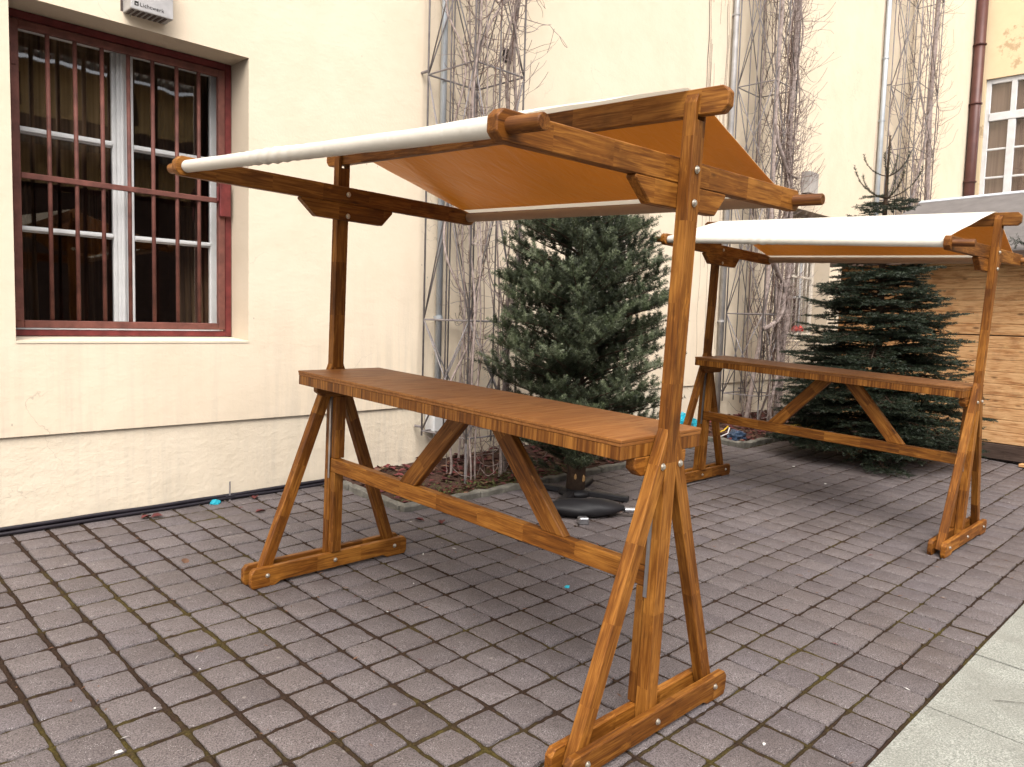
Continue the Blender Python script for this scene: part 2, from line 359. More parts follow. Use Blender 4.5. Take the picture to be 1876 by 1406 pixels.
PX, PY, P0 = .182, .182, -.848
def gridx(k, y): return P0 + PX * k + .034 * (y - .85)
def gridy(j, x): return -.622 + PY * j + .004 * math.sin(x * 1.1) + (.010 * (x - 3) if False else 0)
BEDS = [(.965, 3.75, 2.62), (5.45, 8.35, 2.52), (10.3, 13.2, 2.6)]
def in_bed(x, y): return any(a < x < b and y > c for a, b, c in BEDS)
def make_paving():
    V = []; F = []; nper = 24
    for j in range(0, 23):
        for k in range(-9, 72):
            cx = gridx(k + .5, 0); cy = gridy(j + .5, cx); cx = gridx(k + .5, cy)
            if cy > 3.53 or in_bed(cx, cy + .05) or (cx > 11 and cy < 0): continue
            if cx < -2.6 and cy < 0: continue
            g = .0052 + .0042 * min(1, max(0, .55 - cx * .55)) + random.uniform(-.0012, .0012); hx = PX / 2 - g; hy = PY / 2 - g
            hx -= random.uniform(0, .002); hy -= random.uniform(0, .002)
            ox, oy = random.gauss(0, .0015), random.gauss(0, .0015); a = random.gauss(0, .007)
            dz = random.gauss(0, .0016); tx, ty = random.gauss(0, .008), random.gauss(0, .008)
            per = []
            m = nper // 4
            cor = [(-1, -1), (1, -1), (1, 1), (-1, 1)]
            for e in range(4):
                (x0, y0), (x1, y1) = cor[e], cor[(e + 1) % 4]
                for q in range(m):
                    f = q / m; x = x0 + (x1 - x0) * f; y = y0 + (y1 - y0) * f
                    if q == 0: x *= .965; y *= .965
                    per.append((x * hx + random.gauss(0, .0016), y * hy + random.gauss(0, .0016)))
            o = len(V)
            for ring, (sc_, z) in enumerate(((1, -.05), (1, -.007), (.982, -.0012), (.955, 0))):
                for x, y in per:
                    x *= sc_; y *= sc_
                    X = cx + ox + x * math.cos(a) - y * math.sin(a); Y = cy + oy + x * math.sin(a) + y * math.cos(a)
                    V.append((X, Y, gz(X, Y) + z + dz + tx * x + ty * y))
            n = nper
            for r in range(3):
                for q in range(n): F.append((o + r * n + q, o + r * n + (q + 1) % n, o + (r + 1) * n + (q + 1) % n, o + (r + 1) * n + q))
            F.append(tuple(o + 3 * n + q for q in range(n)))
    me = bpy.data.meshes.new('paving'); me.from_pydata(V, [], F); me.materials.append(M_PAVER)
    me.polygons.foreach_set('use_smooth', [True] * len(F)); me.update()
    tag(link('paving', me), kind='structure')
    # soil and moss that fills the joints, as uneven ridges
    V = []; F = []
    def ridge(pts, wx, wy, amp):
        o = len(V)
        for (x, y) in pts:
            n1 = noise.noise(Vector((x * 3.1, y * 3.1, 1.7))); n2 = noise.noise(Vector((x * 38, y * 38, 4.2))); n3 = noise.noise(Vector((x * 90, y * 90, 9.2)))
            w = .0085 + .0030 * n2 + .006 * max(0, n1) + .0055 * min(1, max(0, .55 - x * .55)); h = -.0050 + amp * (.0050 * n1 + .0040 * n2 + .0022 * n3)
            for s_, hh in ((-1, -.016), (-.55, h), (0.1 * n3, h + .0025), (.55, h), (1, -.016)):
                X = x + wx * s_ * w; Y = y + wy * s_ * w; V.append((X, Y, gz(X, Y) + hh))
        for i in range(len(pts) - 1):
            for q in range(4): F.append((o + i * 5 + q, o + i * 5 + q + 1, o + i * 5 + 5 + q + 1, o + i * 5 + 5 + q))
    for j in range(0, 23):
        pts = []; x = -2.4
        while x < 9.5:
            y = gridy(j, x)
            if in_bed(x, y + .02) or y > 3.53:
                if len(pts) > 1: ridge(pts, 0, 1, 1)
                pts = []
            else: pts.append((x, y))
            x += .016 if x < 3.2 else .03
        if len(pts) > 1: ridge(pts, 0, 1, 1)
    for k in range(-8, 56):
        pts = []; y = -.62; st = .016 if k < 22 else .03
        while y < 3.54:
            x = gridx(k, y)
            if in_bed(x, y + .02):
                if len(pts) > 1: ridge(pts, 1, 0, 1)
                pts = []
            else: pts.append((x, y))
            y += st
        if len(pts) > 1: ridge(pts, 1, 0, 1)
    me = bpy.data.meshes.new('joint_moss'); me.from_pydata(V, [], F); me.materials.append(M_JOINT)
    me.polygons.foreach_set('use_smooth', [True] * len(F)); me.update()
    tag(link('joint_moss', me), 'dark soil and yellow green moss in the joints between grey pavers', 'moss', kind='stuff')
    mb = MB(); mb.add([(x, y, gz(x, y) - .017) for y in (-.63, 3.57) for x in (-4, 12)], [(0, 1, 3, 2)])
    tag(mb.build('paving_bed', M_JOINT), kind='structure')
make_paving()

def make_slabs():
    mb = MB(); w = .705
    for k in range(-6, 18):
        for j in range(3):
            x0 = 1.035 + w * k; y1 = -.623 - w * j; g = .0048
            cs = [(x0 + g, y1 - w + g), (x0 + w - g, y1 - w + g), (x0 + w - g, y1 - g), (x0 + g, y1 - g)]
            cs = [(x + .034 * (y - .85) + .05, y) for x, y in cs]; dz = random.gauss(0, .0012)
            vs = [(x, y, gz(x, y) - .05) for x, y in cs] + [(x, y, gz(x, y) - .002 + dz) for x, y in cs]
            mb.add(vs, [(0, 1, 5, 4), (1, 2, 6, 5), (2, 3, 7, 6), (3, 0, 4, 7), (4, 5, 6, 7)])
    tag(mb.build('concrete_walkway', M_SLAB), kind='structure')
    db = MB(); db.add([(x, y, gz(x, y) - .016) for y in (-2.9, -.628) for x in (-3.5, 13.5)], [(0, 1, 3, 2)]); tag(db.build('walkway_bed', M_CRACK), kind='structure')
    V = []; F = []
    # hairline crack, a thin ribbon of dirt
    for (p, q) in (((2.05, -.80), (1.42, -.93)), ((1.42, -.93), (1.30, -.80))):
        o = len(V); N = 26
        for i in range(N):
            f = i / (N - 1); x = p[0] + (q[0] - p[0]) * f; y = p[1] + (q[1] - p[1]) * f
            y += .03 * noise.noise(Vector((x * 5, y * 5, 3))) + .008 * noise.noise(Vector((x * 30, 1, 3)))
            for s_ in (-1, 1): V.append((x, y + s_ * .0030, gz(x, y) + .0022))
        for i in range(N - 1): F.append((o + 2 * i, o + 2 * i + 1, o + 2 * i + 3, o + 2 * i + 2))
    me = bpy.data.meshes.new('walkway_crack'); me.from_pydata(V, [], F); me.materials.append(M_CRACK); tag(link('walkway_crack', me), kind='structure')
make_slabs()

# ------------------------------------------------------------------ main building with three windows
YW, YP = 3.555, 3.572
WIN = [(-1.066, .326), (3.63, 5.03), (8.5, 9.9)]; WZ0, WZ1 = 1.252, 3.14
YR = 3.99
bld = thing('courtyard_building', 'long cream plastered building with barred windows along the yard', 'building')
def facade():
    mb = MB(); X0, X1, Z1 = -7, 16.6, 9.5
    xs = [X0] + [a for w in WIN for a in w] + [X1]
    for i in range(len(xs) - 1):
        a, b = xs[i], xs[i + 1]; hole = i % 2 == 1
        for z0, z1 in ((.71, WZ0), (WZ0, WZ1), (WZ1, Z1)):
            if hole and z0 == WZ0: continue
            mb.add([(a, YW, z0), (b, YW, z0), (b, YW, z1), (a, YW, z1)], [(0, 1, 2, 3)])
    mb.add([(X0, YW, .71), (X1, YW, .71), (X1, YP + .02, .71), (X0, YP + .02, .71)], [(0, 1, 2, 3)])
    bm_o = mb.build('wall', M_WALL, bld)
    p = MB(); N = 60
    p.add([(X0, YP, -.3), (X1, YP, -.3), (X1, YP, .715), (X0, YP, .715)], [(0, 1, 2, 3)]); p.build('plinth', M_PLINTH, bld)
facade()
def pane_grid(mb_frame, mb_glass, x0, x1, z0, z1, rows, y, bar=.035):
    for i, (a, b) in enumerate(rows): mb_glass.add([(x0, y + .012, a), (x1, y + .012, a), (x1, y + .012, b), (x0, y + .012, b)], [(0, 1, 2, 3)])
def barred_window(x0, x1, red):
    w = MB(); d = .004   # the reveal: jambs, head, sill
    w.add([(x0, YW, WZ0), (x0, YR, WZ0), (x0, YR, WZ1), (x0, YW, WZ1)], [(0, 1, 2, 3)])
    w.add([(x1, YW, WZ0), (x1, YR, WZ0), (x1, YR, WZ1), (x1, YW, WZ1)], [(0, 1, 2, 3)])
    w.add([(x0, YW, WZ1), (x1, YW, WZ1), (x1, YR, WZ1), (x0, YR, WZ1)], [(0, 1, 2, 3)])
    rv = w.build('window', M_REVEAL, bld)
    s = MB(); s.add([(x0, YW - .004, WZ0), (x1, YW - .004, WZ0), (x1, YR, WZ0 + .03), (x0, YR, WZ0 + .03), (x0, YW - .004, WZ0 - .012), (x1, YW - .004, WZ0 - .012)], [(0, 1, 2, 3), (0, 4, 5, 1)]); s.build('sill', M_WALL, rv)
    # white timber casements
    f = MB(); y0, y1 = 3.955, 3.995; a, b = x0 + .005, x1 - .005; zb, zt = WZ0 + .035, WZ1 - .003
    mx = x0 + .716
    f.box(a, a + .075, y0, y1, zb, zt); f.box(b - .075, b, y0, y1, zb, zt)
    f.box(a + .0752, b - .0752, y0, y1, zb, zb + .075); f.box(a + .0752, b - .0752, y0, y1, zt - .06, zt)
    f.box(mx - .052, mx + .080, y0, y1, zb + .0752, zt - .0602)           # meeting stiles
    f.box(mx - .032, mx + .018, y0 - .022, y0 - .0005, zb + .0752, zt - .0602)   # cover strip
    f.box(mx - .012, mx + .008, y0 - .032, y0 - .0225, zb + .0752, zt - .0602)
    for z, h in ((2.50, .042), (1.914, .036)):
        for p, q in ((a + .0752, mx - .0522), (mx + .0802, b - .0752)):
            f.box(p, q, y0 + .004, y1, z - h / 2, z + h / 2); f.box(p, q, y0 - .008, y0 + .0035, z - h * .28, z + h * .28)
    f.build('frame', M_WHITE, rv, bevel=.004)
    for p, q in ((a + .0755, mx - .0525), (mx + .0805, b - .0755)):
        for lo, hi in ((zb + .0755, 1.914 - .019), (1.914 + .019, 2.50 - .022), (2.50 + .022, zt - .0605)):
            g = MB(); tl = random.uniform(-.003, .003)
            g.add([(p, y0 + .02 + tl, lo), (q, y0 + .02 - tl, lo), (q, y0 + .02 - tl, hi), (p, y0 + .02 + tl, hi)], [(0, 1, 2, 3)]); g.build('pane', M_GLASS, rv)
    # curtain with folds, and the dark room behind
    c = MB(); N = 120; vs = []
    for i in range(N + 1):
        x = a + (b - a) * i / N; fy = 4.12 + .028 * math.sin(i * .9) + .02 * math.sin(i * .37 + 1)
        vs += [(x, fy, 2.22 if red else WZ0), (x, fy, WZ1 + .1)]
    c.add(vs, [(2 * i, 2 * i + 2, 2 * i + 3, 2 * i + 1) for i in range(N)])
    if red:
        for (p, q) in ((a, a + .26), (mx - .20, mx + .0), (b - .22, b)):
            n2 = 24; vs = []
            for i in range(n2 + 1):
                x = p + (q - p) * i / n2; vs += [(x + .03, 4.2 + .02 * math.sin(i * 1.3), WZ0 - .1), (x, 4.2 + .02 * math.sin(i * 1.3), 2.4)]
            c.add(vs, [(2 * i, 2 * i + 2, 2 * i + 3, 2 * i + 1) for i in range(n2)])
    c.build('curtain', M_CURT if red else M_CURT2, rv, smooth=True)
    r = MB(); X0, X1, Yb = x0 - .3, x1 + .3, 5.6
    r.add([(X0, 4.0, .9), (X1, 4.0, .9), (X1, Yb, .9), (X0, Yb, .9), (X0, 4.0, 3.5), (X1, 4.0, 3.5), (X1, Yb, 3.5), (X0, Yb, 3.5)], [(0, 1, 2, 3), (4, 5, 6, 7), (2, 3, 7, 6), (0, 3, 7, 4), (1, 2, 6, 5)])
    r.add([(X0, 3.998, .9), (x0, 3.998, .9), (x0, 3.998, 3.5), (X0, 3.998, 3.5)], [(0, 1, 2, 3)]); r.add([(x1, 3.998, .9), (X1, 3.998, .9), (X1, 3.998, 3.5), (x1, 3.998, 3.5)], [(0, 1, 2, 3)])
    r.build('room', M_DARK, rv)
    # iron grille
    mat = M_RED if red else M_IVORY; m2 = M_RUST if red else M_IVORY
    o = MB(); y0, y1 = 3.795, 3.835; e = .047; a, b = x0 + .003, x1 - .003; zb, zt = WZ0 + .022, WZ1 - .002
    o.box(a, a + e, y0, y1, zb, zt); o.box(b - e, b, y0, y1, zb, zt); o.box(a + e, b - e, y0, y1, zb, zb + e - .01); o.box(a + e, b - e, y0, y1, zt - e, zt)
    o.build('grille_frame', mat, rv, bevel=.004)
    i = MB(); a2, b2, z2, z3 = a + e + .006, b - e - .006, zb + e, zt - e - .006; k = .045; yy0, yy1 = 3.783, 3.823
    i.box(a2, a2 + k, yy0, yy1, z2, z3); i.box(b2 - k, b2, yy0, yy1, z2, z3); i.box(a2 + k, b2 - k, yy0, yy1, z2, z2 + k); i.box(a2 + k, b2 - k, yy0, yy1, z3 - k, z3)
    i.box(a2 + k, b2 - k, yy0 + .002, yy0 + .012, 2.19, 2.225)
    i.build('grille_gate', m2, rv, bevel=.004)
    for xb in (-.812, -.66, -.512, -.357, -.208, -.053, .097):
        t = MB(); xx = xb + 1.066 + x0 + random.uniform(-.003, .003); t.tube([(xx, 3.806, z2 + k), (xx + random.uniform(-.002, .002), 3.806, 2.2), (xx, 3.806, z3 - k)], .0125, 10); t.build('grille_bar', m2, rv, smooth=True)
    if red:
        l = MB(); l.box(.222, .300, 3.755, 3.782, 2.10, 2.325); l.box(.205, .221, 3.765, 3.780, 2.20, 2.30); l.build('latch_box', M_RED, rv, bevel=.004)
        for zz in (1.40, 2.86):
            h = MB(); h.tube([(-1.022, 3.778, zz - .07), (-1.022, 3.778, zz + .07)], .017, 10); h.box(-1.060, -.98, 3.776, 3.782, zz - .035, zz + .035); h.build('hinge', M_RUST, rv, bevel=.002)
    return rv
for q, (a, b) in enumerate(WIN): barred_window(a, b, q == 0)

# perpendicular building at the far end
XE = 16.6
eb = thing('end_building', 'ochre plastered building closing the far end of the yard', 'building')
w = MB(); wy0, wy1, wz0, wz1 = .35, 3.30, 4.05, 6.70
for (y0, y1, z0, z1) in ((wy1, YW, -.5, 11), (-9, wy0, -.5, 11), (wy0, wy1, -.5, wz0), (wy0, wy1, wz1, 11)):
    w.add([(XE, y0, z0), (XE, y1, z0), (XE, y1, z1), (XE, y0, z1)], [(0, 1, 2, 3)])
for (p, q) in (((wy0, wz1), (wy1, wz1)), ((wy0, wz0), (wy0, wz1)), ((wy1, wz0), (wy1, wz1)), ((wy0, wz0), (wy1, wz0))):
    w.add([(XE, p[0], p[1]), (XE, q[0], q[1]), (XE + .16, q[0], q[1]), (XE + .16, p[0], p[1])], [(0, 1, 2, 3)])
w.build('wall', M_WALL2, eb)
f = MB(); y, z = wy1, 0; xa, xb = XE + .05, XE + .11
f.box(xa, xb, wy1 - .09, wy1, wz0, wz1); f.box(xa, xb, wy0, wy0 + .09, wz0, wz1); f.box(xa, xb, wy0 + .09, wy1 - .09, wz1 - .1, wz1); f.box(xa, xb, wy0 + .09, wy1 - .09, wz0, wz0 + .1)
f.box(xa - .02, xb, wy0 + .09, wy1 - .09, 5.84, 6.0)
cols = [2.80, 2.05, 1.30, .75]
for i, c in enumerate((2.79, 1.92, 1.05)): f.box(xa - .01, xb, c - .07, c + .07, wz0 + .1, 5.84); f.box(xa - .01, xb, c - .05, c + .05, 6.0, wz1 - .1)
for zz in (4.68, 5.26):
    for (p, q) in ((wy0 + .09, .98), (1.12, 1.85), (1.99, 2.72), (2.86, wy1 - .09)): f.box(xa + .01, xb - .005, p, q, zz - .02, zz + .02)
wf = f.build('window', M_WHITE, eb, bevel=.006)
g = MB(); g.add([(XE + .09, wy0, wz0), (XE + .09, wy1, wz0), (XE + .09, wy1, wz1), (XE + .09, wy0, wz1)], [(0, 1, 2, 3)]); g.build('pane', M_GLASS, wf)
c = MB(); c.add([(XE + .158, wy0, wz0), (XE + .158, wy1, wz0), (XE + .158, wy1, wz1), (XE + .158, wy0, wz1)], [(0, 1, 2, 3)]); c.build('curtain', M_CURT2, wf)

# building across the yard: only seen mirrored in the panes
ob = thing('opposite_building', 'tan building with dark tiled roof mirrored in the barred window', 'building')
w = MB(); w.box(-16, 28, -24, -17, 4.9, 8.5); w.build('wall', M_OPP, ob)
w = MB(); w.box(-16, 28, -24, -17.05, -2, 4.898); w.build('lower_wall', M_TILE, ob)
def tiles(name, y0, z0, y1, z1):
    m = MB(); m.add([(-17, y0, z0), (29, y0, z0), (29, y1, z1), (-17, y1, z1), (-17, y0, z0 - .1), (29, y0, z0 - .1), (29, y1, z1 - .1), (-17, y1, z1 - .1)], [(0, 1, 2, 3), (7, 6, 5, 4), (0, 4, 5, 1), (3, 2, 6, 7), (0, 3, 7, 4), (1, 5, 6, 2)])
    o = m.build(name, M_TILE, ob); e = MB()
    for i in range(150): x = -17 + 46 * i / 150; e.tube([(x, y0 + .05, z0 + .01), (x, y0 - .30, z0 + .14)], .11, 6)
    e.build('tile_edge', M_KERB, o)
tiles('pent_roof', -15.6, 6.0, -16.999, 7.0); tiles('roof', -15.9, 8.4, -20.5, 11.5)
for i in range(12):
    x = -15 + 3.6 * i; f = MB(); f.box(x, x + 1.2, -16.99, -16.93, 7.2, 8.15); f.build('window', M_DARK, ob)

# ------------------------------------------------------------------ wall lamps, pipes, vent
def lamp(x0, x1, z0, lettered, label):
    r = thing('wall_lamp', label, 'lamp', Matrix.Translation((x0, YW, z0)), 'box lamps on the plaster wall'); w = x1 - x0; d = .125; h = .30
    b = MB(); b.box(0, w, -d, -.002, 0, h); b.build('housing', M_LAMP, r, bevel=.006, seg=2)
    g = MB()
    for i in range(7): g.box(.012 + i * (w - .03) / 7, .012 + i * (w - .03) / 7 + .014, -d + .012, -.02, -.006, -.001)
    g.build('louvre', M_LAMPSIDE, r)
    bk = MB(); bk.box(-.012, w + .012, -.0015, 0.02, .01, h - .01); bk.build('back_plate', M_LAMPSIDE, r)
    if lettered:
        cu = bpy.data.curves.new('lettering', 'FONT'); cu.body = 'Lichtwerk'; cu.size = .031; cu.extrude = .0006; cu.space_character = 1.12
        to = bpy.data.objects.new('lettering_curve', cu); COL.objects.link(to)
        bpy.context.view_layer.update(); dg = bpy.context.evaluated_depsgraph_get()
        me = bpy.data.meshes.new_from_object(to.evaluated_get(dg)); bpy.data.objects.remove(to)
        me.materials.clear(); me.materials.append(M_INK); me.name = 'lettering'
        link('lettering', me, r, Matrix.Translation((.052, -d - .0014, .024)) @ Matrix.Rotation(R(90), 4, 'X'))
        q = MB(); q.box(.022, .045, -d - .002, -d - .0005, .024, .047); q.build('logo_square', M_INK, r)
        q = MB(); q.box(.029, .038, -d - .003, -d - .0022, .028, .035); q.build('logo_dot', M_LAMP, r)
    return r
lamp(-.475, -.225, 3.20, True, 'grey box lamp with small dark lettering above the red barred window')
lamp(8.74, 9.03, 3.36, False, 'plain grey box lamp on the wall behind the roof of the near stall')

def pipe(name, pts, r, mat, label, brackets, group=None, box=None, n=14):
    t = thing(name, label, 'downpipe', Matrix.Translation(pts[0]), group)
    p0 = Vector(pts[0]); mb = MB(); mb.tube([Vector(p) - p0 for p in pts], r, n); mb.build('pipe', mat, t, smooth=True)
    for z in brackets:
        b = MB(); b.tube([(0, 0, z - .012 - p0.z), (0, 0, z + .012 - p0.z)], r * 1.22, n); b.box(-.012, .012, 0, .09, z - .01 - p0.z, z + .01 - p0.z); b.build('bracket', mat, t)
    if box:
        b = MB(); b.box(-.09, .09, -.07, .05, box[0] - p0.z, box[1] - p0.z); b.build('inspection_box', M_WHITE, t, bevel=.01)
    return t
pipe('downpipe', [(1.985, 3.50, .10), (1.985, 3.50, 9.4)], .027, M_ZINC, 'pale blue grey pipe behind the nearest vine trellis', (1.45, 2.9, 4.3), 'pale wall pipes', (.50, .68))
pipe('downpipe', [(6.60, 3.50, .13), (6.60, 3.50, 9.4)], .034, M_LAMP, 'pale pipe beside the densest, middle vine trellis', (1.5, 3.6, 5.2), 'pale wall pipes')
pipe('downpipe', [(11.50, 3.50, .15), (11.50, 3.50, 9.4)], .040, M_ZINC, 'thin pale pipe beside the farthest vine trellis', (3.3, 4.9, 5.9), 'pale wall pipes')
pipe('downpipe', [(16.48, 3.44, .2), (16.48, 3.44, 9.4)], .105, M_BROWN, 'thick dark brown downpipe in the far corner of the yard', (4.6, 6.2, 7.4), None, None, 18)
v = thing('wall_vent', 'small black square vent in the wall behind the nearest vine', 'vent', Matrix.Translation((2.70, YW, 3.70)))
b = MB(); b.box(0, .10, -.012, .0, 0, .12); b.build('vent_frame', M_BLACK, v)
b = MB(); [b.box(.01, .09, -.016, -.0125, .012 + .02 * i, .022 + .02 * i) for i in range(5)]; b.build('slat', M_DARK, v)

# ------------------------------------------------------------------ trellises and vines
def trellis(x0, x1, y0, y1, zb, zt, rings, label):
    t = thing('vine_trellis', label, 'trellis', Matrix.Translation((x0, y1, gz(x0, y1))), 'iron trellises along the wall'); O = Vector((x0, y1, gz(x0, y1)))
    def seg(mb, a, b, r=.007): mb.tube([Vector(a) - O, Vector(b) - O], r, 6)
    cs = [(x0, y1), (x1, y1), (x1, y0), (x0, y0)]
    mids = [((x0 + x1) / 2, y1), (x1, (y0 + y1) / 2), ((x0 + x1) / 2, y0), (x0, (y0 + y1) / 2)]
    for c in cs + mids:
        m = MB(); seg(m, (c[0], c[1], zb), (c[0], c[1], zt), .0085 if c in cs else .007); m.build('upright', M_ROD, t, smooth=True)
    for z in rings:
        m = MB()
        for i in range(4): seg(m, (*cs[i], z), (*cs[(i + 1) % 4], z), .007)
        m.build('ring', M_ROD, t)
    d = MB()
    for i in range(len(rings) - 1):
        za, zc = rings[i], rings[i + 1]; zm = (za + zc) / 2
        for k in range(4):
            a, b = cs[k], cs[(k + 1) % 4]
            seg(d, (*a, zc), (*b, za), .006); seg(d, (*b, zc), (*a, za), .006)
    d.build('cross_brace', M_ROD, t, smooth=True)
    for z in rings[::2]:
        for c in (cs[0], cs[1]):
            m = MB(); seg(m, (c[0], c[1], z + .03), (c[0], YW, z + .03), .011); m.build('wall_bracket', M_ROD, t)
    for c in (cs[2], cs[3]):
        m = MB(); seg(m, (c[0], c[1], gz(*c) - .05), (c[0], c[1], zb), .010); m.build('foot_rod', M_ROD, t)
    return t
TR = [(1.80, 2.33, 2.93, 3.47, .48, 9.3), (6.66, 7.22, 2.98, 3.47, .50, 9.3), (11.72, 12.75, 3.05, 3.47, .5, 9.3)]
RG = [(.52, 1.43, 3.36, 4.75, 6.2), (.60, 1.6, 3.1, 4.35, 5.9, 7.4), (.6, 2.0, 3.6, 4.45, 5.5, 7.05, 8.4)]
LB = ['iron box trellis with bare stems, nearest the red barred window', 'iron box trellis smothered in pale stems, seen under the second roof', 'iron box trellis nearest the brown downpipe at the yard end']
for (a, b, c, d, e, f_), rg, lb in zip(TR, RG, LB): trellis(a, b, c, d, e, f_, rg, lb)

def wander(p, h, step, amp, drift=(0, 0), box=None, seed=0):
    pts = [Vector(p)]; z = p[2]; x, y = p[0], p[1]; ph = random.uniform(0, 99)
    while z < h:
        z += step; n1 = noise.noise(Vector((ph, z * 1.1, seed))); n2 = noise.noise(Vector((ph + 50, z * 1.1, seed)))
        x2 = x + amp * n1 * 2.2 + drift[0] * (z - p[2]); y2 = y + amp * n2 * 2.2 + drift[1] * (z - p[2])
        if box: x2 = min(max(x2, box[0] - .06), box[1] + .08); y2 = min(max(y2, box[2] - .06), box[3])
        pts.append(Vector((x2, y2, z)))
    return pts
def vine(box, zt, stems, twigs, label, loops, seed, zlow=.1, twig_bias=.5, scale=1.0, hang=0):
    random.seed(seed); x0, x1, y0, y1 = box[:4]
    O = Vector(((x0 + x1) / 2, (y0 + y1) / 2, gz((x0 + x1) / 2, (y0 + y1) / 2)))
    t = thing('climbing_vine', label, 'vine', Matrix.Translation(O), 'leafless vines on the trellises')
    paths = []
    for i in range(stems):
        side = random.random()
        if side < .45: p = (random.uniform(x0 + .6 * (x1 - x0), x1), random.uniform(y0, y1))
        elif side < .7: p = (random.uniform(x0, x1), y0)
        elif side < .85: p = (x0, random.uniform(y0, y1))
        else: p = (random.uniform(x0, x1), y1)
        z0 = gz(*p) - .02 if random.random() < .75 else random.uniform(.3, 2.2)
        zz = zt if random.random() < .7 else random.uniform(2.5, zt)
        pts = wander((*p, z0), zz, .09, random.uniform(.03, .13), box=box)
        r0 = random.choice([.003, .004, .004, .005, .006, .008, .011]) * scale
        k = len(pts); rad = [r0 * (1 - .55 * j / k) for j in range(k)]
        m = MB(); m.tube([q - O for q in pts], rad, 6); m.build('stem', M_VINE if r0 > .0055 else M_TWIG, t, smooth=True); paths.append(pts)
    for (pts, r0) in loops:
        # thick looping trunks
        P = [Vector(p) for p in pts]; out = []
        for i in range(len(P) - 1):
            a, b, c, d = P[max(i - 1, 0)], P[i], P[i + 1], P[min(i + 2, len(P) - 1)]
            for s_ in range(8):
                u = s_ / 8; out.append(.5 * ((2 * b) + (c - a) * u + (2 * a - 5 * b + 4 * c - d) * u * u + (3 * b - a - 3 * c + d) * u ** 3))
        out.append(P[-1]); out = [q + Vector((noise.noise(q * 6), noise.noise(q * 6 + Vector((9, 0, 0))), 0)) * .012 for q in out]
        m = MB(); m.tube([q - O for q in out], [r0 * (1 - .3 * j / len(out)) for j in range(len(out))], 8); m.build('stem', M_VINE, t, smooth=True); paths.append(out)
    mb = MB()
    for i in range(twigs):
        pa = random.choice(paths); q = pa[random.randrange(len(pa))]
        right = random.random() < twig_bias
        a = random.uniform(-.5, .5) + (0 if right else math.pi) if random.random() < .75 else random.uniform(0, 6.28)
        L = random.uniform(.08, .45) * (1.35 if right else .75) * (.8 + .2 * scale); n = 9
        d = Vector((math.cos(a), -abs(math.sin(a)) * .8 if random.random() < .7 else math.sin(a), random.uniform(-.8, .35))); pts = [q.copy()]
        up = random.uniform(.02, .30)
        for k in range(n):
            d = (d + Vector((random.gauss(0, .22), random.gauss(0, .22), up + random.gauss(0, .22)))).normalized(); pn = pts[-1] + d * L / n
            pn.y = min(pn.y, YW - .006); pts.append(pn)
        r0 = random.uniform(.0017, .0042) * (.55 + .45 * scale); mb.tube([p - O for p in pts], [r0 * (1 - .6 * k / n) for k in range(n + 1)], 4, 0 if r0 < .003 else 1, caps=False)
        if random.random() < .5:
            s = pts[random.randrange(3, n)]; dd = (d + Vector((random.gauss(0, .6), random.gauss(0, .5), .3))).normalized()
            e = [s + dd * (L * .08 * k) + Vector((0, 0, .004 * k * k)) for k in range(5)]
            for p in e: p.y = min(p.y, YW - .004)
            mb.tube([p - O for p in e], [.0018] * 5, 4, 0, caps=False)
    tag(mb.build('twig', [M_TWIG, M_VINE], t, smooth=True), kind='stuff')
    if hang:
        hb = MB()     # thin shoots hanging down the wall face
        for i in range(hang):
            x = random.uniform(x0 - .09 * hang ** .5, x0 - .02) if random.random() < .75 else random.uniform(x1, x1 + .35); z1 = random.uniform(3, zt); z0 = z1 - random.uniform(.6, 2.6)
            pts = [(x + .03 * noise.noise(Vector((x * 9, z * 2.2, 1))) - O.x, YW - .01 - O.y, z - O.z) for z in np.arange(z0, z1, .1)]
            if len(pts) > 2: hb.tube(pts, random.uniform(.0010, .0017), 4, 0, caps=False)
        tag(hb.build('hanging_shoot', M_TWIG, t), kind='stuff')
    return t
vine(TR[0][:4], 9.0, 13, 980, 'bare grey vine climbing the trellis nearest the red barred window',
     [([(2.30, 3.0, .1), (2.33, 3.02, 1.0), (2.26, 2.98, 1.6), (2.38, 2.95, 2.0), (2.30, 3.0, 2.5), (2.32, 3.1, 3.4), (2.36, 3.0, 4.4), (2.3, 3.1, 6), (2.3, 3, 8.5)], .019),
      ([(1.82, 3.0, 2.7), (1.83, 2.96, 3.3), (2.0, 2.93, 3.75), (2.2, 2.93, 4.0), (2.25, 2.95, 4.5)], .009),
      ([(2.2, 2.95, .1), (2.22, 2.93, 1.2), (2.36, 2.95, 2.4), (2.28, 3.0, 3.6), (2.36, 3.0, 5), (2.3, 3, 8)], .016)], 11)
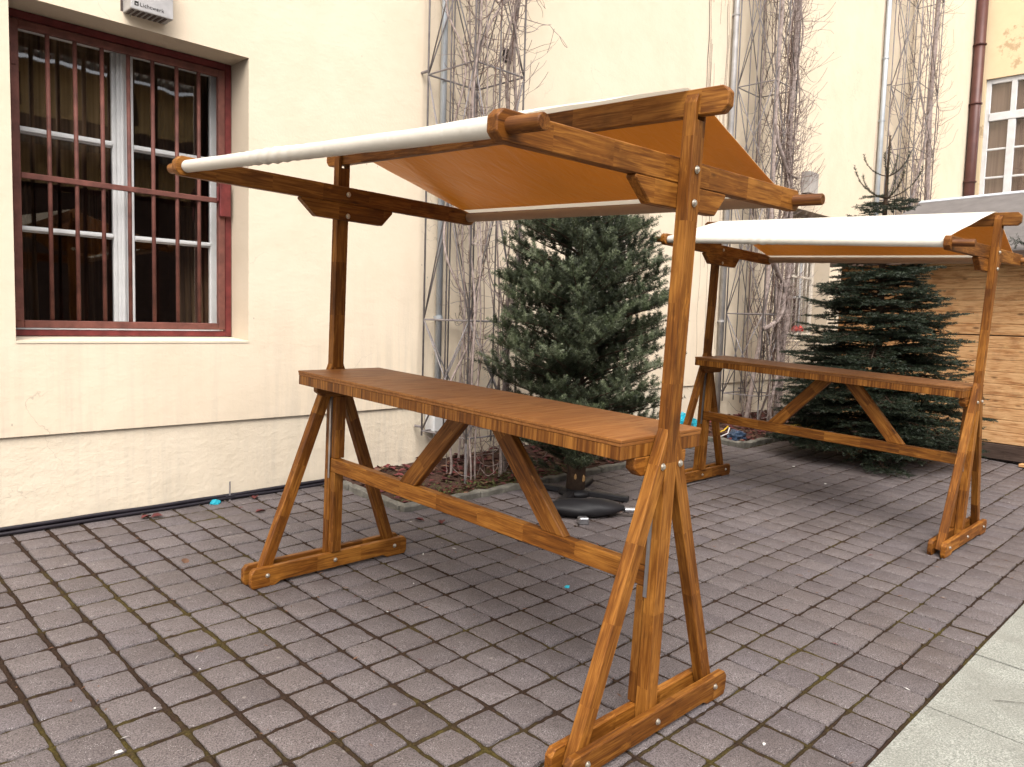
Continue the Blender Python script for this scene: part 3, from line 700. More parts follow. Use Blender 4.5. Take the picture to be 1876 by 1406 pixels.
vine(TR[1][:4], 9.0, 19, 1900, 'dense pale vine with thick looping stems on the middle trellis',
     [([(7.18, 3.0, .1), (7.22, 2.98, 1.0), (7.2, 2.95, 2.0), (7.26, 3.0, 3.0), (7.14, 3.0, 4.0), (7.22, 3.0, 6), (7.22, 3, 8.6)], .040),
      ([(6.74, 3.0, 2.55), (6.85, 2.95, 2.2), (7.05, 2.93, 1.98), (7.12, 2.92, 1.85), (7.24, 2.93, 1.6), (7.18, 2.94, 1.25), (7.15, 2.95, 1.18), (7.02, 2.97, 1.5), (6.98, 3.0, 2.0)], .026),
      ([(6.66, 2.98, 1.42), (6.85, 2.95, 1.48), (7.05, 2.93, 1.62), (7.12, 2.93, 1.9), (7.22, 2.95, 2.2), (7.14, 2.96, 2.6)], .030),
      ([(6.70, 3.0, 3.9), (6.80, 2.96, 3.6), (7.0, 2.94, 3.35), (7.1, 2.95, 3.28), (7.2, 2.98, 3.0)], .026),
      ([(6.74, 3.2, .1), (6.76, 3.0, 2.0), (6.72, 3.0, 4), (6.75, 3.0, 6), (6.72, 3.1, 9)], .030),
      ([(7.05, 2.98, .1), (6.95, 2.96, .5), (7.08, 2.96, .9), (7.0, 2.95, 1.6), (7.1, 2.96, 3.0), (7.12, 3.0, 5), (7.05, 3, 8.8)], .022)], 12, scale=1.3, twig_bias=.68, hang=46)
vine(TR[2][:4], 9.0, 12, 1200, 'bare brown vine on the farthest trellis by the brown downpipe',
     [([(12.5, 3.1, .1), (12.6, 3.05, 3), (12.55, 3.1, 5.2), (12.6, 3.1, 6.6), (12.7, 3.1, 8.8)], .05), ([(11.9, 3.1, 3.4), (12.2, 3.1, 4.2), (12.5, 3.1, 4.9), (12.6, 3.1, 6)], .03)], 13, scale=1.35, twig_bias=.72, hang=14)

# ------------------------------------------------------------------ planting beds
def bed(x0, x1, y0, seed, nleaf, ncover, lb):
    random.seed(seed)
    k = thing('kerb_edging', lb[0], 'kerb', GM @ Matrix.Translation((x0, y0, 0)))
    def stone(a, b, wid, horiz):
        m = MB(); n = 8; vs = []
        for i in range(n + 1):
            f = a + (b - a) * i / n
            for (dw, z) in ((0, -.06), (0, .042), (wid, .046), (wid, -.06)):
                jx = random.gauss(0, .004); jz = random.gauss(0, .005) if z > 0 else 0
                vs.append((f, dw + jx, z + jz) if horiz else (dw + jx, f, z + jz))
        fs = [(4 * i + q, 4 * i + (q + 1) % 4, 4 * i + 4 + (q + 1) % 4, 4 * i + 4 + q) for i in range(n) for q in range(4)] + [(0, 1, 2, 3), (4 * n + 3, 4 * n + 2, 4 * n + 1, 4 * n)]
        m.add(vs, fs); m.build('kerb_stone', M_KERB, k, bevel=.006)
    x = 0
    while x < x1 - x0 - .1: L = min(.72, x1 - x0 - x); stone(x, x + L - .012, .06, True); x += L
    y = .062
    while y < YP - y0 - .1: L = min(.62, YP - y0 - y); stone(y, y + L - .012, .06, False); y += L
    V = []; F = []; nx, ny = 60, 24; ax, ay = x0 + .05, y0 + .05
    for j in range(ny + 1):
        for i in range(nx + 1):
            X = ax + (x1 - ax) * i / nx; Y = ay + (YP - .005 - ay) * j / ny
            V.append((X, Y, gz(X, Y) + .012 + .05 * (j / ny) + .022 * noise.noise(Vector((X * 4, Y * 4, 2))) + .010 * noise.noise(Vector((X * 19, Y * 19, 5)))))
    F = [(j * (nx + 1) + i, j * (nx + 1) + i + 1, (j + 1) * (nx + 1) + i + 1, (j + 1) * (nx + 1) + i) for j in range(ny) for i in range(nx)]
    me = bpy.data.meshes.new('soil'); me.from_pydata(V, [], F); me.materials.append(M_SOIL); tag(link('soil', me), kind='structure')
    def h(X, Y): return gz(X, Y) + .02 + .05 * (Y - ay) / (YP - ay) + .022 * noise.noise(Vector((X * 4, Y * 4, 2)))
    m = MB()
    for i in range(nleaf):
        X = random.uniform(ax + .02, x1); Y = random.uniform(ay + .02, YP - .02); leaf_into(m, Vector((X, Y, h(X, Y) + random.uniform(0, .018))), random.uniform(.018, .04), random.choice([0, 0, 1]))
    tag(m.build('leaf_litter', [M_LEAFRED, M_LEAFBROWN]), lb[1], 'leaves', kind='stuff')
    if ncover:
        m = MB()
        for i in range(ncover):
            cx_ = random.choice([.35, .8, 1.2, 1.7]) ; X = ax + cx_ + random.gauss(0, .16); Y = ay + abs(random.gauss(.05, .14))
            if X < ax + .01 or Y > YP - .05: continue
            p = Vector((X, Y, h(X, Y) + random.uniform(.0, .035))); a = random.uniform(0, 6.28); s = random.uniform(.006, .016)
            u = Vector((math.cos(a), math.sin(a), random.uniform(-.3, .6))) * s; w_ = Vector((-math.sin(a), math.cos(a), random.uniform(-.4, .4))) * s * .5
            m.add([p - u, p + w_, p + u, p - w_], [(0, 1, 2, 3)])
        tag(m.build('ground_cover', M_COVER), lb[2], 'ground cover', kind='stuff')
def leaf_into(m, p, s, mi):
    a = random.uniform(0, 6.28); t1, t2 = random.uniform(-.4, .6), random.uniform(-.4, .6)
    u = Vector((math.cos(a), math.sin(a), t1 * .5)) * s; w_ = Vector((-math.sin(a), math.cos(a), t2 * .6)) * s * .62
    up = Vector((0, 0, s * random.uniform(.05, .4)))
    m.add([p - u, p - u * .35 + w_ + up, p + u * .45 + w_ * .8 + up, p + u * 1.1, p + u * .45 - w_ * .8 + up, p - u * .35 - w_ + up, p + u * .1], [(0, 6, 1), (1, 6, 2), (2, 6, 3), (3, 6, 4), (4, 6, 5), (5, 6, 0)], mi)
bed(*BEDS[0], 21, 620, 1500, ['mossy kerb stones round the nearest planting bed behind the table', 'dark red fallen leaves over the nearest planting bed', 'low green moss plants along the nearest kerb'])
bed(*BEDS[1], 22, 700, 0, ['rough kerb stones round the bed under the middle vine', 'red brown fallen leaves over the bed under the middle vine'])
bed(*BEDS[2], 23, 0 + 60, 0, ['kerb stones round the farthest bed beyond the second stall', 'scattered leaves in the farthest bed'])

# ------------------------------------------------------------------ market stalls
SL = 2.042
def beam(name, poly, y0, y1, parent, mat=W_STALL, ang=0.0, bevel=.0035, org=(0, 0)):
    """polygon of (x, z) in the stall's cross plane; grain (local X) at angle ang in that plane"""
    ca, sa = math.cos(ang), math.sin(ang)
    pl = [((x - org[0]) * ca + (z - org[1]) * sa, -(x - org[0]) * sa + (z - org[1]) * ca) for x, z in poly]
    ym = (y0 + y1) / 2
    mb = MB(); mb.prism(pl, y0 - ym, y1 - ym)
    M = Matrix(((ca, 0, -sa, org[0]), (0, 1, 0, ym), (sa, 0, ca, org[1]), (0, 0, 0, 1)))
    return mb.build(name, mat, parent, M, bevel=bevel)
def beam_u(name, poly, x0, x1, parent, mat=W_STALL, ang=0.0, bevel=.0035, org=(0, 0)):
    """polygon of (y, z) in the stall's long plane, extruded along x; grain along angle ang"""
    ca, sa = math.cos(ang), math.sin(ang)
    pl = [((y - org[0]) * ca + (z - org[1]) * sa, -(y - org[0]) * sa + (z - org[1]) * ca) for y, z in poly]
    xm = (x0 + x1) / 2
    mb = MB(); mb.prism(pl, -(x1 - x0) / 2, (x1 - x0) / 2)
    M = Matrix(((0, -1, 0, xm), (ca, 0, -sa, org[0]), (sa, 0, ca, org[1]), (0, 0, 0, 1)))
    return mb.build(name, mat, parent, M, bevel=bevel)
def bolt(parent, p, d, L, r=.0085):
    M = axes(p, d, (1, 0, 0)); mb = MB()
    mb.tube([(-L / 2 - .003, 0, 0), (L / 2 + .003, 0, 0)], r * .6, 10)
    for s in (-1, 1):
        mb.tube([(s * (L / 2 + .0003), 0, 0), (s * (L / 2 + .002), 0, 0)], r * 1.35, 14); mb.tube([(s * (L / 2 + .0022), 0, 0), (s * (L / 2 + .007), 0, 0), (s * (L / 2 + .009), 0, 0)], [r, r * .95, r * .6], 12)
    return mb.build('bolt', M_BOLT, parent, lm(parent).inverted() @ M, smooth=False)
def make_stall():
    root = thing('market_stall', 'x', 'market stall')
    arm_geo = {}
    for s in (-1, 1):
        yf = 0 if s < 0 else SL; I = -s                     # I: inward direction along y
        def yy(a, b): q = sorted((yf + I * a, yf + I * b)); return q
        ph = 2.19 if s < 0 else 2.165
        # post with a fork that carries the ridge
        post = beam('post', [(-.033, .03), (.033, .03), (.033, ph - .015), (.0275, ph), (.0245, ph), (.0245, ph - .075), (-.0155, ph - .075), (-.0155, ph), (-.022, ph + .006), (-.033, ph - .022)], *yy(-.0225, .0225), root, ang=math.pi / 2)
        for sx in (-1, 1):
            xo = lambda z: .385 + .031 - .37 * (z - .07); xi = lambda z: .385 - .031 - .37 * (z - .07); ed = .0337
            zo = .07 + (.416 - ed) / .37; zi = .07 + (.354 - ed) / .37
            lg = beam('leg', [(sx * xi(.035), .035), (sx * xo(.035), .035), (sx * ed, zo), (sx * ed, zi)], *yy(-.0222, .0222), root, ang=math.pi / 2 + sx * .355, org=(sx * .2, .5))
            bolt(lg, (sx * .053, yf, .975), (0, 1, 0), .046, .009)
        for k in (-1, 1):
            a, b = (.0235, .0535) if k > 0 else (-.0535, -.0235)
            fb = beam('foot_board', [(-.466, 0), (-.345, 0), (-.315, .016), (.315, .016), (.345, 0), (.466, 0), (.477, .022), (.477, .078), (.458, .1), (-.458, .1), (-.477, .078), (-.477, .022)], *yy(a, b), root)
            if k > 0:
                for bx in (-.39, 0, .39): bolt(fb, (bx, yf, .058), (0, 1, 0), .108, .0085)
        beam('support_block', [(-.029, .1012), (.029, .1012), (.029, .533), (-.029, .533)], *yy(.0237, .0625), root, ang=math.pi / 2)
        # table truss end
        beam('end_board', [(-.029, .6085), (.029, .6085), (.029, .936), (-.029, .936)], *yy(.0265, .0645), root, ang=math.pi / 2)
        beam('bearer', [(-.105, .9375), (.125, .9375), (.165, .965), (.165, 1.004), (-.145, 1.004), (-.145, .965)], *yy(.0260, .0650), root)
        m = MB(); q = yy(.012, .0262); m.box(-.0365, -.0335, q[0], q[1], .50, .95); m.box(-.0335, -.001, *yy(.0228, .0262), .61, .93); m.build('metal_strip', M_STEEL, root)
        # roof arm and its bracket
        cz = 1.9555; tf, tr = (-.003, .004) if s < 0 else (.022, -.026); ang = math.atan2(tr - tf, 1.72); h = .0415; A = .864
        ar = beam('roof_arm', [(-A + .022, -h), (A - .022, -h), (A, -h + .022), (A, h - .022), (A - .022, h), (-A + .022, h), (-A, h - .022), (-A, -h + .022)], *yy(.0240, .0640), root)
        M = lm(ar).copy(); setm(ar, Matrix.Translation((0, M.translation.y, cz + (tf + tr) / 2)) @ Matrix.Rotation(-ang, 4, 'Y'))
        gs = beam('arm_bracket', [(-.262, -h - .0006), (.28, -h - .0006), (.28, -h - .012), (.218, -h - .082), (-.176, -h - .082), (-.262, -h - .012)], *yy(.0240, .0640), root)
        setm(gs, lm(ar).copy())
        for z in (.003, -.104): bolt(ar, (0, yf + I * .0208, cz + z), (0, 1, 0), .0905, .0095)
        arm_geo[s] = (cz + (tf + tr) / 2, ang)
    def armz(s, x): return arm_geo[s][0] + math.tan(arm_geo[s][1]) * x
    PXF = .815
    for x in (-PXF, PXF):
        a = Vector((x, -.094, armz(-1, x))); b = Vector((x, SL + .094, armz(1, x))); L = (b - a).length
        m = MB(); m.tube([(0, 0, 0), (.004, 0, 0), (L - .004, 0, 0), (L, 0, 0)], [.0200, .0228, .0228, .0200], 22); o = m.build('roof_pole', W_ROUND, root, axes(a, b - a), smooth=False)
        for p in o.data.polygons: p.use_smooth = len(p.vertices) == 4 and abs(p.normal.x) < .3
    zr, zl = 2.172, 2.146; hr = .042
    a = Vector((.0045, -.125, zr)); b = Vector((.0045, SL + .125, zl)); L = (b - a).length
    m = MB(); m.prism([(0, -hr + .02), (.02, -hr), (L - .02, -hr), (L, -hr + .02), (L, hr - .02), (L - .02, hr), (.02, hr), (0, hr - .02)], -.0185, .0185); m.build('ridge_beam', W_STALL, root, axes(a, b - a), bevel=.003)
    # table top, apron, rail and braces
    x0, x1, y0, y1 = -.229, .253, .0245, SL - .0245
    m = MB(); m.box(-(y1 - y0) / 2, (y1 - y0) / 2, x0 - .004, x1 + .004, 1.0625, 1.074, 0); m.box(-(y1 - y0) / 2 + .001, (y1 - y0) / 2 - .001, x0 - .002, x1 + .002, 1.0505, 1.0623, 0)
    TM = Matrix(((0, 1, 0, 0), (-1, 0, 0, (y0 + y1) / 2), (0, 0, 1, 0), (0, 0, 0, 1)))
    # grain runs across the counter: turn local X to stall x
    m = MB(); m.box(x0 - .004, x1 + .004, y0, y1, 1.0625, 1.074); m.box(x0 - .002, x1 + .002, y0 + .001, y1 - .001, 1.0505, 1.0622)
    tt = m.build('tabletop', W_TOP, root, bevel=.002)
    m = MB(); m.box(x0, x0 + .022, y0 + .002, y1 - .002, 1.0055, 1.050); m.box(x1 - .022, x1, y0 + .002, y1 - .002, 1.0055, 1.050)
    m.box(x0 + .0225, x1 - .0225, y0 + .002, y0 + .024, 1.0055, 1.050); m.box(x0 + .0225, x1 - .0225, y1 - .024, y1 - .002, 1.0055, 1.050)
    SW = Matrix(((0, 1, 0, 0), (1, 0, 0, 0), (0, 0, -1, 1), (0, 0, 0, 1)))
    for i, v_ in enumerate(m.v): m.v[i] = (v_[1], v_[0], 1 - v_[2])
    m.build('apron', W_APRON, tt, SW, bevel=.0015)
    beam_u('lower_rail', [(.0275, .535), (SL - .0275, .535), (SL - .0275, .6075), (.0275, .6075)], -.031, .014, root)
    for yt, yb in ((1.012, 1.377), (.822, .462)):
        k = (yb - yt) / (1.0045 - .608); hw = .058; ang = math.atan2(.608 - 1.0045, yb - yt)
        beam_u('brace', [(yt - hw, 1.0045), (yt + hw, 1.0045), (yb + hw, .608), (yb - hw, .608)], -.029, .012, root, ang=ang, org=((yt + yb) / 2, .8))
    # canvas: wraps both poles and runs over the ridge
    NU = 110; r = .0250; prof = []
    def ring(s, t0, t1, n): return [(s, t0 + (t1 - t0) * i / (n - 1)) for i in range(n)]
    V = []; F = []; V2 = []
    for i in range(NU + 1):
        f = i / NU
        zrf = lambda u: zr + (zl - zr) * u + hr + .0035
        def edge(t): return .0685 - .046 * t            # t: 0 at poles, 1 at the ridge
        row = []; shade_row = []
        for side in (-1, 1):
            pts = []; inn = []
            def P(x, z, t): y = edge(t) + (SL - 2 * edge(t)) * f; return (x, y, z)
            px = side * PXF; pz = armz(-1, px) * (1 - f) + armz(1, px) * f
            fold = .0010 + .0014 * noise.noise(Vector((f * 14, side, 0))) + (.0034 * (.4 + math.sin(f * 170)) * math.exp(-((f - .62) / .10) ** 2) if side < 0 else .0014 * math.sin(f * 120) * math.exp(-((f - .75) / .2) ** 2))
            for k in range(21):     # right round the pole: from its inner side, under, outside, to the top
                a = R(42 - 312 * k / 20); rr = r + fold * (1 if k > 7 else .5)
                # a measured so that 0 points to the ridge
                pts.append(P(px - side * math.cos(a) * rr, pz + math.sin(a) * rr, 0))
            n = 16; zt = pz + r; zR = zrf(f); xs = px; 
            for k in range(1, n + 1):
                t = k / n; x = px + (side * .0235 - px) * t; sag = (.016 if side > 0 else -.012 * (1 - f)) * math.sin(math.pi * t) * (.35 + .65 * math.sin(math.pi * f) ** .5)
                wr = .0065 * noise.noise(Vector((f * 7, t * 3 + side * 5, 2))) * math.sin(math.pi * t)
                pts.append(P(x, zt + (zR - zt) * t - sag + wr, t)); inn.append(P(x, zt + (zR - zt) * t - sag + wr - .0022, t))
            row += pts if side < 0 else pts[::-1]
            if side > 0: shade_row += inn[::-1]  # rear slope only: added sheet that carries the painted underside shade
        V += row; m_ = len(row); V2 += shade_row; m2 = len(shade_row)
    F = [(i * m_ + j, i * m_ + j + 1, (i + 1) * m_ + j + 1, (i + 1) * m_ + j) for i in range(NU) for j in range(m_ - 1)]
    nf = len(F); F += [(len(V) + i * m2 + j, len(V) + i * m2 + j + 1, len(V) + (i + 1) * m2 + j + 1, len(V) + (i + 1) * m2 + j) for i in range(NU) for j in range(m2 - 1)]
    me = bpy.data.meshes.new('canopy'); me.from_pydata(V + V2, [], F); me.materials.append(M_FABRIC); me.materials.append(M_UNDERSHADE); me.materials.append(M_HEMSHADE)
    me.polygons.foreach_set('material_index', [(2 if q % (m_ - 1) > m_ - 17 else 0) for q in range(nf)] + [1] * (len(F) - nf)); me.polygons.foreach_set('use_smooth', [True] * len(F)); me.update()  # inner and lower faces of the rear wrap get the shade colour
    link('canopy', me, root)
    return root
st1 = make_stall()
st1['label'] = 'brown wooden market stall with cream roof, nearest, in front of the red barred window'; st1['group'] = 'wooden market stalls with canvas roofs'
st2 = copy_tree(st1); st2['label'] = 'farther brown market stall with cream roof, in front of the big dark spruce'
def ground_mat(x, y, yaw, dz=0): return GM @ Matrix.Translation((x, y, dz)) @ Matrix.Rotation(yaw, 4, 'Z')
st1.matrix_world = ground_mat(0, 0, -.0041, .001); st2.matrix_world = ground_mat(3.624, -.05, -.0047, .001)

# ------------------------------------------------------------------ conifers
def make_shoots(specs, nlen, nwid, per_m, flat=0.0, want_idx=False, lean_=(.45, 1.0)):
    """specs: list of (base, dir, length). needles as slim triangles all round each shoot"""
    V = []; 
    base = np.array([s[0] for s in specs]); D = np.array([s[1] for s in specs]); D /= np.linalg.norm(D, axis=1)[:, None]; L = np.array([s[2] for s in specs])
    cnt = np.maximum(8, (L * per_m).astype(int)); idx = np.repeat(np.arange(len(L)), cnt); n = len(idx)
    d = D[idx]; ref = np.where(np.abs(d[:, 2:3]) < .9, np.array([[0, 0, 1.0]]), np.array([[1.0, 0, 0]]))
    a = np.cross(d, ref); a /= np.linalg.norm(a, axis=1)[:, None]; b = np.cross(a, d)      # a sideways, b upwards
    t = rng.uniform(0, 1, n); ph = rng.uniform(0, 2 * np.pi, n)
    rad = a * np.cos(ph)[:, None] + b * (np.sin(ph) * (1 - flat) + flat * .35)[:, None]
    lean = rng.uniform(*lean_, n)
    nd = rad + d * lean[:, None]; nd /= np.linalg.norm(nd, axis=1)[:, None]
    p = base[idx] + d * (t * L[idx])[:, None]; ln = nlen * rng.uniform(.75, 1.15, n) * np.where(t > .85, .8, 1)
    w = np.cross(nd, rng.normal(size=(n, 3))); w /= np.linalg.norm(w, axis=1)[:, None]; w *= nwid / 2
    V = np.stack([p - w, p + w, p + nd * ln[:, None] + w * .35, p + nd * ln[:, None] - w * .35], 1).reshape(-1, 3)
    F = np.arange(len(V)).reshape(-1, 4)
    return (V, F, idx) if want_idx else (V, F)
def conifer(name, base, H, prof, z_low, whorl, nbr, label, mat, up, droop, shoot_len, nlen, nwid, per_m, flat, seed, lead, side_step=.055, tr=.045):
    random.seed(seed); O = Vector((base[0], base[1], gz(*base)))
    t = thing(name, label, 'tree', Matrix.Translation(O))
    tk = MB(); zs = np.linspace(-.0 if z_low > .3 else 0, H, 24); tk.tube([(.012 * math.sin(z * 3), .012 * math.cos(z * 2.3), z) for z in zs], [max(.006, tr * (1 - z / H) ** .8 + .004) for z in zs], 10); tk.build('trunk', M_BARK, t, smooth=True)
    specs = []; tw = MB(); z = z_low
    while z < H - lead:
        Rz = prof(z) ; n = nbr + random.choice([-1, 0, 0, 1]); a0 = random.uniform(0, 6.28)
        for k in range(n):
            a = a0 + 2 * math.pi * k / n + random.gauss(0, .18); L = Rz * random.uniform(.74, 1.1); zz = z + random.uniform(-.06, .06) * (1 + flat); e0 = 0
            e0 = up + random.gauss(0, .08); p = Vector((0, 0, zz)); pts = [p]; seg = 10; d = Vector((math.cos(a) * math.cos(e0), math.sin(a) * math.cos(e0), math.sin(e0)))
            for i in range(seg):
                e = e0 - droop * math.sin(math.pi * i / seg * .8) + (.55 * up + .15) * max(0, i / seg - .55)
                d = Vector((math.cos(a) * math.cos(e), math.sin(a) * math.cos(e), math.sin(e))); pts.append(pts[-1] + d * L / seg)
            tw.tube(pts, [.009 * (1 - .8 * i / seg) * (.4 + L) for i in range(seg + 1)], 5, caps=False)
            s = .22 * L
            while s < L:
                i = min(int(s / L * seg), seg - 1); f = s / L * seg - i; q = pts[i].lerp(pts[i + 1], f); ax = (pts[i + 1] - pts[i]).normalized(); sd = ax.cross(Vector((0, 0, 1))).normalized(); upv = sd.cross(ax)
                rem = (L - s)
                for sg in (-1, 1):
                    l2 = min(.62 * rem + shoot_len * .6, shoot_len * random.uniform(1.2, 3.2)) * random.uniform(.75, 1.1)
                    dd = (ax * random.uniform(.5, .85) + sd * sg * random.uniform(.55, .95) + upv * (random.uniform(.0, .30) + .45 * s / L if flat < .4 else random.uniform(-.18, .12))).normalized()
                    if flat < .4: l2 = min(l2, shoot_len * random.uniform(.8, 1.45))
                    if l2 > shoot_len * 1.5:      # a branchlet with its own shoots
                        tw.tube([q, q + dd * l2], [.0035, .0015], 4, caps=False); ss = .25 * l2
                        while ss < l2:
                            for s2 in (-1, 1):
                                d3 = (dd * .75 + dd.cross(upv).normalized() * s2 * .7 + upv * (random.uniform(0, .45) if flat < .4 else random.uniform(-.15, .1))).normalized()
                                specs.append((q + dd * ss, d3, shoot_len * random.uniform(.55, 1.05)))
                            ss += side_step * random.uniform(1.1, 1.6)
                        specs.append((q + dd * l2 * .55, dd, l2 * .45 + shoot_len * .5))
                    else: specs.append((q, dd, max(l2, shoot_len * .6)))
                if flat < .4 and random.random() < .55: specs.append((q, (ax * .5 + upv * .8 + sd * random.gauss(0, .3)).normalized(), shoot_len * random.uniform(.6, 1.0)))
                s += side_step * random.uniform(.85, 1.3)
            specs.append((pts[-3], (pts[-1] - pts[-3]).normalized(), L * .2 + shoot_len * .6))
        z += whorl * random.uniform(.8, 1.2)
    # bare-ish leader with a last ring of upswept shoots
    specs.append((Vector((0, 0, H - lead)), Vector((0, 0, 1)), lead))
    for k, fz in ((5, .0), (4, .35)):
        for q in range(k):
            a = 6.28 * q / k + random.uniform(-.3, .3); b0 = Vector((0, 0, H - lead + fz * lead)); L = lead * (.75 - .5 * fz) * random.uniform(.8, 1.1); pts = [b0]
            for i in range(6):
                e = .25 + .2 * i; pts.append(pts[-1] + Vector((math.cos(a) * math.cos(e), math.sin(a) * math.cos(e), math.sin(e))) * L / 6)
            tw.tube(pts, [.006 - .0007 * i for i in range(7)], 5, caps=False)
            for i in range(1, 6): specs.append((pts[i], (pts[i + 1] - pts[i]).normalized(), L / 6 * 1.25))
    tw.build('branch', M_BARK, t, smooth=True)
    if flat < .4:       # paler outermost shoots: their highlights are put into the needle colour
        V, F, idx = make_shoots(specs, nlen, nwid, per_m, flat, True, (.25, .75))
        pale = np.array([1 if (math.hypot(q[0][0], q[0][1]) > .62 * prof(q[0][2]) and random.random() < .42) else 0 for q in specs])
        link('crown', fast_mesh('crown', V, F, [mat, M_NEED1B], pale[idx]), t)
    else:
        V, F = make_shoots(specs, nlen, nwid, per_m, flat); link('crown', fast_mesh('crown', V, F, mat), t)
    print(name, 'shoots', len(specs), 'needles', len(F))
    return t
def prof1(z):      # barrel-shaped young fir
    P = [(.12, .50), (.35, .70), (.95, .77), (1.45, .68), (1.8, .58), (2.05, .40), (2.25, .17), (2.7, .08)]
    return float(np.interp(z, [p[0] for p in P], [p[1] for p in P]))
conifer('fir_tree', (2.355, 2.285), 2.72, prof1, .20, .092, 12, 'bushy upright fir with blunt grey green shoots, behind the near table', M_NEED1, .48, .22, .125, .0235, .0032, 1150, 0.05, 5, .42, side_step=.082)
def prof2(z):
    return 1.02 * min(1, max(.06, (3.1 - z) / 2.6)) ** .85 * (1 if z > .35 else .9)
conifer('spruce_tree', (6.05, 1.42), 3.28, prof2, .16, .088, 11, 'dark layered spruce standing behind the second table by the timber hut', M_NEED2, .10, .17, .115, .022, .0046, 480, .42, 9, .62, side_step=.07, tr=.055)

# stand of the fir: log, and black weight bag with a metal tube
t = thing('tree_stand', 'black plastic tree stand with trimmed log at the foot of the fir', 'tree stand', ground_mat(2.355, 2.285, 0))
m = MB(); m.tube([(0, 0, .03), (0, 0, .30), (0, 0, .5)], [.075, .068, .055], 14); m.build('log', M_BARK, t, smooth=True)
for a, z, q in ((3.75, .15, .020), (4.75, .135, .028)):
    m = MB(); m.tube([(math.cos(a) * .066, math.sin(a) * .066, z - q), (math.cos(a) * .070, math.sin(a) * .070, z - q * .4), (math.cos(a) * .072, math.sin(a) * .072, z + q * .5), (math.cos(a) * .066, math.sin(a) * .066, z + q * 1.2)], [.004, q * .5, q * .45, .004], 7); m.build('cut_notch', M_CUT, t)
for k in range(4):
    a = .4 + k * math.pi / 2; m = MB(); m.box(.05, .42, -.03, .03, 0.002, .045); m.build('stand_foot', M_BLACK, t, Matrix.Rotation(a, 4, 'Z'), bevel=.008)
m = MB(); m.tube([(0, 0, .005), (0, 0, .035), (0, 0, .05)], [.13, .125, .08], 20); m.build('stand_base', M_BLACK, t, smooth=True)
t = thing('weight_bag', 'slumped black weight bag with a metal tube beside the tree stand', 'bag', ground_mat(1.96, 1.88, R(-34)))
V = []; F = []; nu, nv = 28, 16
for i in range(nu + 1):
    f = i / nu; x = -.27 + .56 * f; w_ = math.sin(math.pi * min(max(f, .03), .97)) ** .45
    for j in range(nv):
        a = 2 * math.pi * j / nv; n1 = 1 + .14 * noise.noise(Vector((x * 7, math.cos(a) * 2, math.sin(a) * 2)))
        V.append((x, math.cos(a) * .125 * w_ * n1, max(.0, .055 + math.sin(a) * .064 * w_ * n1)))
F = [(i * nv + j, i * nv + (j + 1) % nv, (i + 1) * nv + (j + 1) % nv, (i + 1) * nv + j) for i in range(nu) for j in range(nv)] + [tuple(range(nv)), tuple(nu * nv + j for j in range(nv))]
m = MB(); m.add(V, F); m.build('bag', M_BLACK, t, smooth=True)
m = MB(); m.tube([(.28, -.06, .055), (.60, -.07, .05)], .019, 12); m.build('metal_tube', M_STEEL, t, smooth=False)
m = MB(); m.tube([(.595, -.07, .05), (.64, -.07, .05)], .022, 12); m.build('end_cap', M_BLACK, t)
m = MB(); m.box(-.10, -.03, -.24, -.18, .0, .05); m.build('buckle', M_STEEL, t, bevel=.008)

# ------------------------------------------------------------------ timber hut
HP = Vector((7.40, .452, gz(7.4, .45))); hd = R(10)
HM = Matrix.Translation(HP) @ Matrix.Rotation(math.pi / 2 - hd, 4, 'Z')      # local X along the front (towards the wall), local Y: left of X = away from +x
hut = thing('timber_hut', 'pale pine plank hut with grey sloping roof behind the second stall', 'hut', HM)
def H_(x0, x1, n0, n1, z0, z1): return (x0, x1, -n1, -n0, z0, z1)             # n: depth behind the front face
X0, X1, DP = -1.9, 2.08, 2.1
m = MB(); z = .20; i = 0
while z < 2.30:
    h = .128
    gap = .012 if abs(z - 1.352) < .065 else .0012
    m.box(*H_(X0, X1 - .085, .0 + random.uniform(0, .0015), .024, z + gap, z + h)); z += h
m.build('front_wall', W_PINE, hut, bevel=.006)
m = MB(); m.box(*H_(X0, X1 - .03, .026, .04, .2, 2.3)); m.box(*H_(X0, X1 - .03, DP - .02, DP, .2, 2.9)); m.box(*H_(X0, X0 + .02, .041, DP - .021, .2, 2.6)); m.build('inner_wall', W_OLD, hut)
m = MB(); m.box(*H_(X0, X1, -.01, .10, .03, .195)); m.build('base_beam', W_OLD, hut, bevel=.004)
m = MB(); m.box(*H_(X1 - .083, X1 + .012, -.008, .09, .198, 2.32)); m.build('corner_post', W_PINE_RED, hut, bevel=.004)
m = MB(); z = .20
while z < 2.45: m.box(*H_(X1 - .03, X1 + .0, .092, DP, z + .0015, z + .128)); z += .128
m.build('side_wall', W_PINE_RED, hut, bevel=.002)
m = MB(); ov = .34
prof = [(-ov, 2.235), (DP * .8, 3.13), (DP * .8, 3.09), (-ov, 2.195)]
vs = [(x, -n, z) for x in (X0 - .3, X1 - .05) for n, z in prof]
m.add(vs, [(0, 1, 2, 3), (7, 6, 5, 4), (0, 4, 5, 1), (1, 5, 6, 2), (2, 6, 7, 3), (3, 7, 4, 0)]); m.build('roof', M_ROOF, hut)
m = MB(); vs = [(x, -n, z) for x in (X0 - .3, X1 - .04) for n, z in ((DP * .8 - .03, 3.125), (DP * .8 + .03, 3.16), (DP * .8 + .05, 3.10), (DP * .8 - .01, 3.07))]
m.add(vs, [(0, 1, 2, 3), (7, 6, 5, 4), (0, 4, 5, 1), (1, 5, 6, 2), (2, 6, 7, 3), (3, 7, 4, 0)]); m.build('ridge_trim', M_TRIM, hut)
m = MB(); m.box(*H_(X0, X1 - .05, -ov - .022, -ov - .001, 2.13, 2.225)); m.build('fascia', W_OLD, hut, bevel=.003)
sp = []
random.seed(31)
